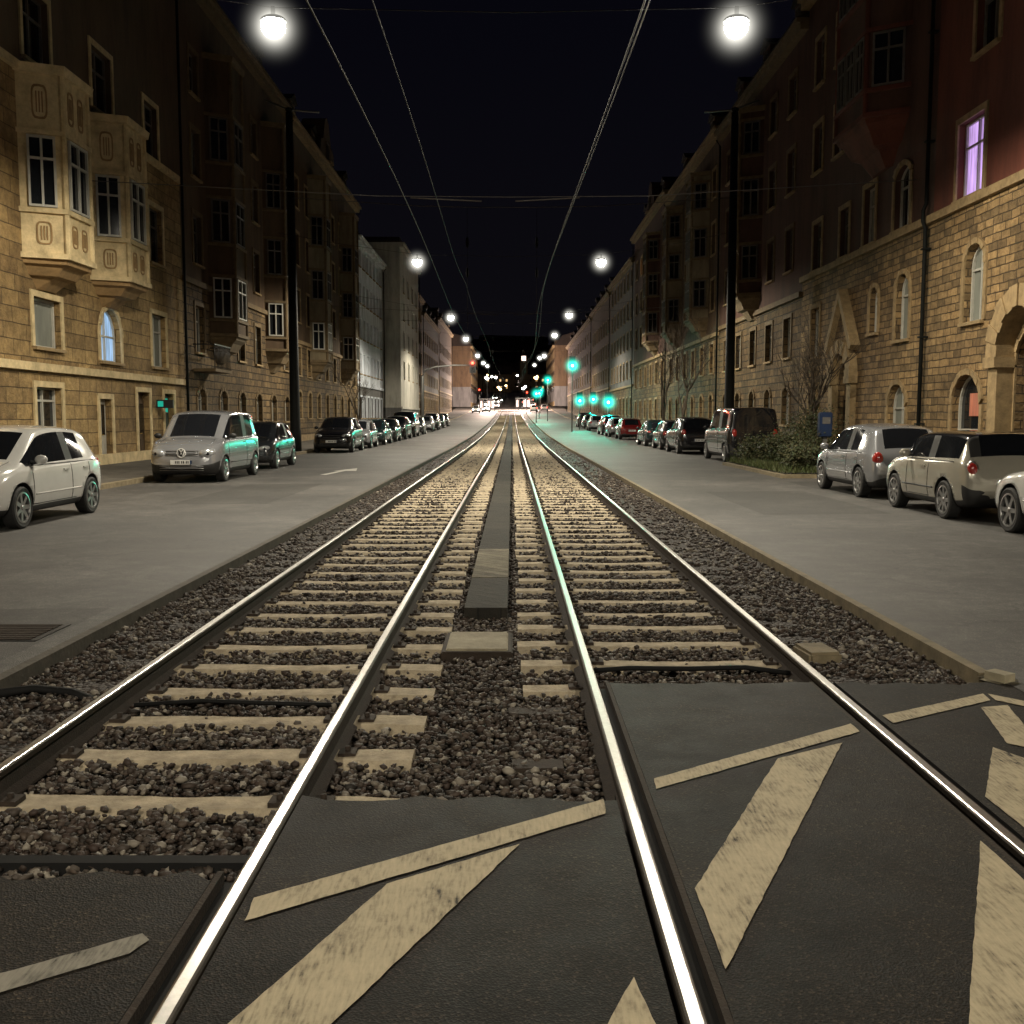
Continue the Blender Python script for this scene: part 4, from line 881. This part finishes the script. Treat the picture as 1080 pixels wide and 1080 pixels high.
        for y in (yB+.21,c['rt']+.45):
            if kind=='mini' and y<-.5: continue
            x=sx_(y,c['belt']-.12,s_); m=MB(); m.box(-.012,.018,-.09,.09,-.014,.014,paint if kind!='caddy' else 'plastic'); obj('door_handle',m.mesh('door_handle'),root,(x,y,c['belt']-.12),0 if s_>0 else math.pi)
        ysm=[c['cowl']-.22,yB]+([c['rt']+.3] if kind!='mini' else [])
        for y in ysm:
            m=MB(); P=[(sx_(y,z,s_)+s_*.0015,y,z) for z in np.linspace(.32,c['belt']-.04,7)]; m.tube(P,.006,'plastic',4); obj('door_seam',m.mesh('door_seam'),root)
        ya,yb=ysm[0],ysm[-1]; P=[(sx_(y,.33,s_)+s_*.0015,y,.33) for y in np.linspace(ya,yb,9)]; m=MB(); m.tube(P,.007,'plastic',4); obj('door_seam',m.mesh('door_seam'),root)
        P=[(sx_(y,.48,s_)+s_*.002,y,.48) for y in np.linspace(wy[0]-R-.1,wy[1]+R+.1,9)]; m=MB(); m.tube(P,.015,'plastic' if kind in('caddy','van','mini') else paint,4); obj('side_moulding',m.mesh('side_moulding'),root)
        P=[(sx_(y,c['belt']-.02,s_)+s_*.002,y,c['belt']-.015) for y in np.linspace(c['cowl']-.1,c['rt']+.1,9)]; m=MB(); m.tube(P,.008,'plastic',4); obj('window_seal',m.mesh('window_seal'),root)
    for s_ in (-1,1):
        P=[]
        for y in np.linspace(h-.42,c['cowl']+.02,6):
            r=bvh.ray_cast(Vector((s_*w*.70,y,3)),Vector((0,0,-1)))
            if r[0]: P.append((r[0].x,r[0].y,r[0].z+.001))
        if len(P)>2: m=MB(); m.tube(P,.005,'plastic',4); obj('bonnet_seam',m.mesh('bonnet_seam'),root)
    def grille(z0_,z1_,hw_):
        m=MB(); nn=10
        for i in range(nn):
            xa=-hw_+2*hw_*i/nn; xb=-hw_+2*hw_*(i+1)/nn
            pts=[(x,sy_(x,z)+.006,z) for x,z in ((xa,z0_),(xb,z0_),(xb,z1_),(xa,z1_))]; m.face(pts,'plastic')
        if kind=='caddy':
            for zz_ in (z0_+.02,(z0_+z1_)/2,z1_-.015):
                m.tube([(x,sy_(x,zz_)+.012,zz_) for x in np.linspace(-hw_,hw_,9)],.006,'rim',4)
        obj('grille',m.mesh('grille'),root)
    grille(.30,.44,w*.60); grille(c['hood']-.31,c['hood']-.18,w*.44)
    for s_,z_ in ((1,.52),(-1,.62)):
        y=sy_(0,z_,s_)+s_*.02; m=MB(); m.box(-.26,.26,-.012,.012,-.055,.055,'white'); m.box(-.26,-.22,-.014,.014,-.05,.05,'blue'); 
        q=-.19
        for wd in (.03,.03,.0,.035,.03,.0,.03,.03,.03):
            if wd: m.box(q,q+wd-.004,-.0135,.0135,-.032,.032,'plastic'); 
            q+=wd+.012 if wd else .025
        obj('number_plate',m.mesh('plate'),root,(0,y,z_))
    if kind=='caddy':
        z_=c['hood']-.235; y=sy_(0,z_)+.05; m=MB(); r_=.105
        m.tube([(0,-.04,0),(0,-.004,0)],r_,'plastic',24)
        P=[(r_*math.cos(2*math.pi*i/24),0,r_*math.sin(2*math.pi*i/24)) for i in range(25)]; m.tube(P,.012,'white',6)
        for pl in ([(-.042,.088),(0,.016),(.042,.088)],[(-.084,.050),(-.044,-.080),(0,.004),(.044,-.080),(.084,.050)]): m.tube([(a,0,b) for a,b in pl],.011,'white',6)
        obj('emblem',m.mesh('emblem'),root,(0,y,z_))
    return root
P_=math.pi
make_car('hatch','c_white','white hatchback parked at the kerb','car',(-7.95,16.05,0),P_)
make_car('caddy','c_silver','silver compact van with dark grille and round emblem','car',(-8.1,27.3,0),P_)
dk=make_car('hatch','c_dark','dark grey hatchback parked behind the silver van','car',(-8.25,33.6,0),P_)
bk=make_car('suv','c_black','black car parked at the kerb','car',(-8.2,48.8,0),P_)
make_car('mini','c_pale','pale boxy small hatchback with dark windows and dark roof','car',(7.72,17.45,0),0,roofpaint='c_black')
slv=make_car('hatch','c_silver','silver hatchback parked at the kerb','car',(7.85,22.05,0),0)
make_car('sedan','c_white','white car parked at the kerb','car',(7.85,12.95,0),0)
vn=make_car('van','c_black','black passenger van parked at the kerb','van',(8.55,38.6,0),0)
make_car('hatch','c_red','red hatchback parked near the junction','car',(8.3,73,gz(73)),0)
tl=make_car('sedan','c_teal','dark green saloon parked at the kerb','car',(-8.2,61,gz(61)),P_)
on=make_car('hatch','c_white','white car waiting with its headlights on','car',(-5.6,222,gz(222)),P_,lights_on=True,name='waiting_car',group='cars waiting at the junction')
for x,y,rz in ((-3.9,252,P_),(-7.3,262,P_),(4.8,226,0),(7.2,231,0),(5.0,250,0),(-4.3,285,P_),(5.5,300,0),(-3.6,300,P_),(-5.5,330,P_),(3.5,275,0),(-7.5,215,P_)): copy_tree(on,(x,y,gz(y)),rz,'car waiting with its lights on')
for (src,x,y,rz,lab) in [(slv,-8.2,55,P_,'silver hatchback parked at the kerb'),(dk,-8.2,67,P_,'dark grey hatchback parked at the kerb'),(bk,-8.2,73,P_,'black car parked at the kerb'),(vn,-8.3,80,P_,'black passenger van parked at the kerb'),(dk,-8.2,87,P_,None),(slv,-8.2,97,P_,None),(bk,-8.2,104,P_,None),(tl,-8.2,112,P_,None),(dk,-8.2,120,P_,None),
   (bk,8.2,47,0,'black car parked at the kerb'),(dk,8.2,52.5,0,'dark grey hatchback parked at the kerb'),(tl,8.2,58.5,0,'dark green saloon parked at the kerb'),(slv,8.2,80,0,None),(bk,8.2,86,0,None),(slv,8.2,100,0,None),(dk,8.2,108,0,None),(bk,8.2,116,0,None)]:
    copy_tree(src,(x,y,gz(y)),rz+random.uniform(-.02,.02),lab)
# ---------------------------------------------------------------- planting
def bare_tree(x,y,h,label,seed,spread=.5,multi=1):
    R=random.Random(seed); tr=MB(); cr=MB()
    def br(p,d,l,r,lev):
        n=4; pts=[p]; 
        for i in range(n):
            d=(d+Vector((R.uniform(-.18,.18),R.uniform(-.18,.18),R.uniform(-.02,.14)))).normalized(); pts.append(pts[-1]+d*l/n)
        (tr if lev<2 else cr).tube(pts,[r*(1-.13*i) for i in range(n+1)],'bark',6 if lev<2 else 4)
        if lev<5:
            for k in range(3 if lev else 4):
                t=R.randint(2,4); q=pts[t]; a=R.uniform(0,6.28); nd=(d+Vector((math.cos(a),math.sin(a),R.uniform(.0,.5)))*R.uniform(.5,1.0)*spread*1.5).normalized()
                br(q,nd,l*R.uniform(.55,.8),r*.5,lev+1)
    for k in range(multi):
        a=R.uniform(0,6.28); br(Vector((0,0,0)),Vector((math.cos(a)*.25*(multi>1),math.sin(a)*.25*(multi>1),1)).normalized(),h*.42,h*.014+.015,0)
    o=thing('bare_tree',label,'tree',(x,y,gz(y)+.05)); obj('trunk',tr.mesh('trunk'),o); obj('crown',cr.mesh('crown'),o)
bare_tree(9.9,34.6,4.6,'leafless small tree with thin twigs beside the facade',3,.45,3)
bare_tree(10.0,61,7.5,'leafless street tree on the pavement',5)
bare_tree(10.0,69,7.5,'leafless street tree on the pavement',8)
bare_tree(-10.2,70,5.5,'leafless street tree on the pavement',9)
mb=MB(); mb.box(7.15,9.2,27.2,34.8,-.1,.10,'kerb'); mb.box(7.3,9.1,27.35,34.65,.10,.14,'soil')
obj('planting_bed',mb.mesh('planting_bed'),kind='structure')
g=MB()
for i in range(5200):
    x=random.uniform(7.25,9.15); y=random.uniform(27.3,34.7); hh=random.uniform(.06,.26)*(1.2 if random.random()<.2 else .8); a=random.uniform(0,6.28); dx,dy=math.cos(a)*.015,math.sin(a)*.015; lx,ly_=random.uniform(-.12,.12),random.uniform(-.12,.12)
    g.face([(x-dx,y-dy,.13),(x+dx,y+dy,.13),(x+lx,y+ly_,.13+hh)],'grass')
obj('grass',g.mesh('grass'),kind='stuff')
def shrub(x,y,rx,ry,rz,n,label,k='leaf'):
    g=MB(); t=MB()
    for i in range(9):
        a=random.uniform(0,6.28); t.tube([(0,0,0),(math.cos(a)*rx*.4,math.sin(a)*ry*.4,rz*.6),(math.cos(a)*rx*.8,math.sin(a)*ry*.8,rz*random.uniform(.8,1.25))],[.02,.012,.004],'bark',4)
    cl=[(random.uniform(-.8,.8)*rx,random.uniform(-.8,.8)*ry,random.uniform(.25,.95)*rz,random.uniform(.2,.42)*rz) for _ in range(22)]
    for i in range(n):
        c=random.choice(cl); p=Vector((c[0]+random.gauss(0,c[3]*.6),c[1]+random.gauss(0,c[3]*.6),max(.03,c[2]+random.gauss(0,c[3]*.5)))); u=Vector((random.gauss(0,1),random.gauss(0,1),random.gauss(0,1))).normalized(); v=u.orthogonal().normalized(); s_=random.uniform(.025,.055)
        g.face([p-u*s_,p+v*s_*.5,p+u*s_,p-v*s_*.5],k)
    o=thing('shrub',label,'shrub',(x,y,.12)); obj('foliage',g.mesh('foliage'),o); obj('stems',t.mesh('stems'),o)
shrub(8.4,28.6,.9,.8,.65,4500,'low leafy shrub in the planting bed'); shrub(8.8,31.2,.9,1.0,.95,5500,'dense leafy shrub in the planting bed'); shrub(9.9,29.5,.6,1.6,.8,4000,'brownish hedge plant beside the pavement')
shrub(8.2,33.4,.9,.9,.8,4000,'dense leafy shrub in the planting bed'); shrub(9.7,33.6,.7,.9,1.5,5000,'taller leafy shrub beneath the bare tree')
o=thing('ticket_machine','dark blue parking ticket machine on a grey post','ticket machine',(9.5,31.2,.12))
m=MB(); m.box(-.06,.06,-.05,.05,0,.95,'greypole'); obj('post',m.mesh('post'),o); obj('cabinet',bevbox('cab',.38,.28,.9,1.65,'blue',.03),o)
m=MB(); m.box(-.12,.12,-.152,-.141,1.3,1.5,'greyp'); obj('display_panel',m.mesh('display'),o)
o=thing('wall_sign','small glowing green sign fixed to the sandstone facade','sign',(-12.9,37.4,1.95)); m=MB(); m.box(0,.6,-.05,.05,0,.3,'plastic'); obj('sign_box',m.mesh('sb'),o); m=MB(); m.box(.05,.25,-.056,.056,.05,.25,'teal'); obj('sign_face',m.mesh('sf'),o)
o=thing('balcony_railing','wrought iron balcony railing on the brown facade','railing',(-12.95,43.2,3.6)); m=MB(); m.box(0,.9,-1.2,1.2,-.12,0,'brownstoneT')
for i in range(13): m.tube([(.85,-1.15+i*.19,0),(.85,-1.15+i*.19,.95)],.015,'iron',4)
m.box(.82,.88,-1.2,1.2,.95,1.0,'iron'); m.box(0,.86,-1.2,-1.15,.95,1.0,'iron'); m.box(0,.86,1.15,1.2,.95,1.0,'iron'); obj('balustrade',m.mesh('bal'),o)
# ---------------------------------------------------------------- world & camera
wd=bpy.data.worlds.new('World'); S.world=wd; wd.use_nodes=True; nt=wd.node_tree; bg=nt.nodes['Background']
tc=N(nt,'ShaderNodeTexCoord'); sp=N(nt,'ShaderNodeSeparateXYZ'); nt.links.new(tc.outputs['Generated'],sp.inputs[0]); r=ramp(nt,[(.0,(.0042,.0038,.0050)),(.4,(.0016,.0016,.0036))]); nt.links.new(sp.outputs[2],r.inputs[0]); nt.links.new(r.outputs[0],bg.inputs[0]); bg.inputs[1].default_value=1.0
cd=bpy.data.cameras.new('camera'); cd.lens=36; cd.sensor_width=36; cd.clip_end=3000; cd.clip_start=.05
cam=bpy.data.objects.new('camera',cd); COL.objects.link(cam); cam.location=(0,0,1.62); cam.rotation_euler=(math.radians(90-5.29),0,0); S.camera=cam
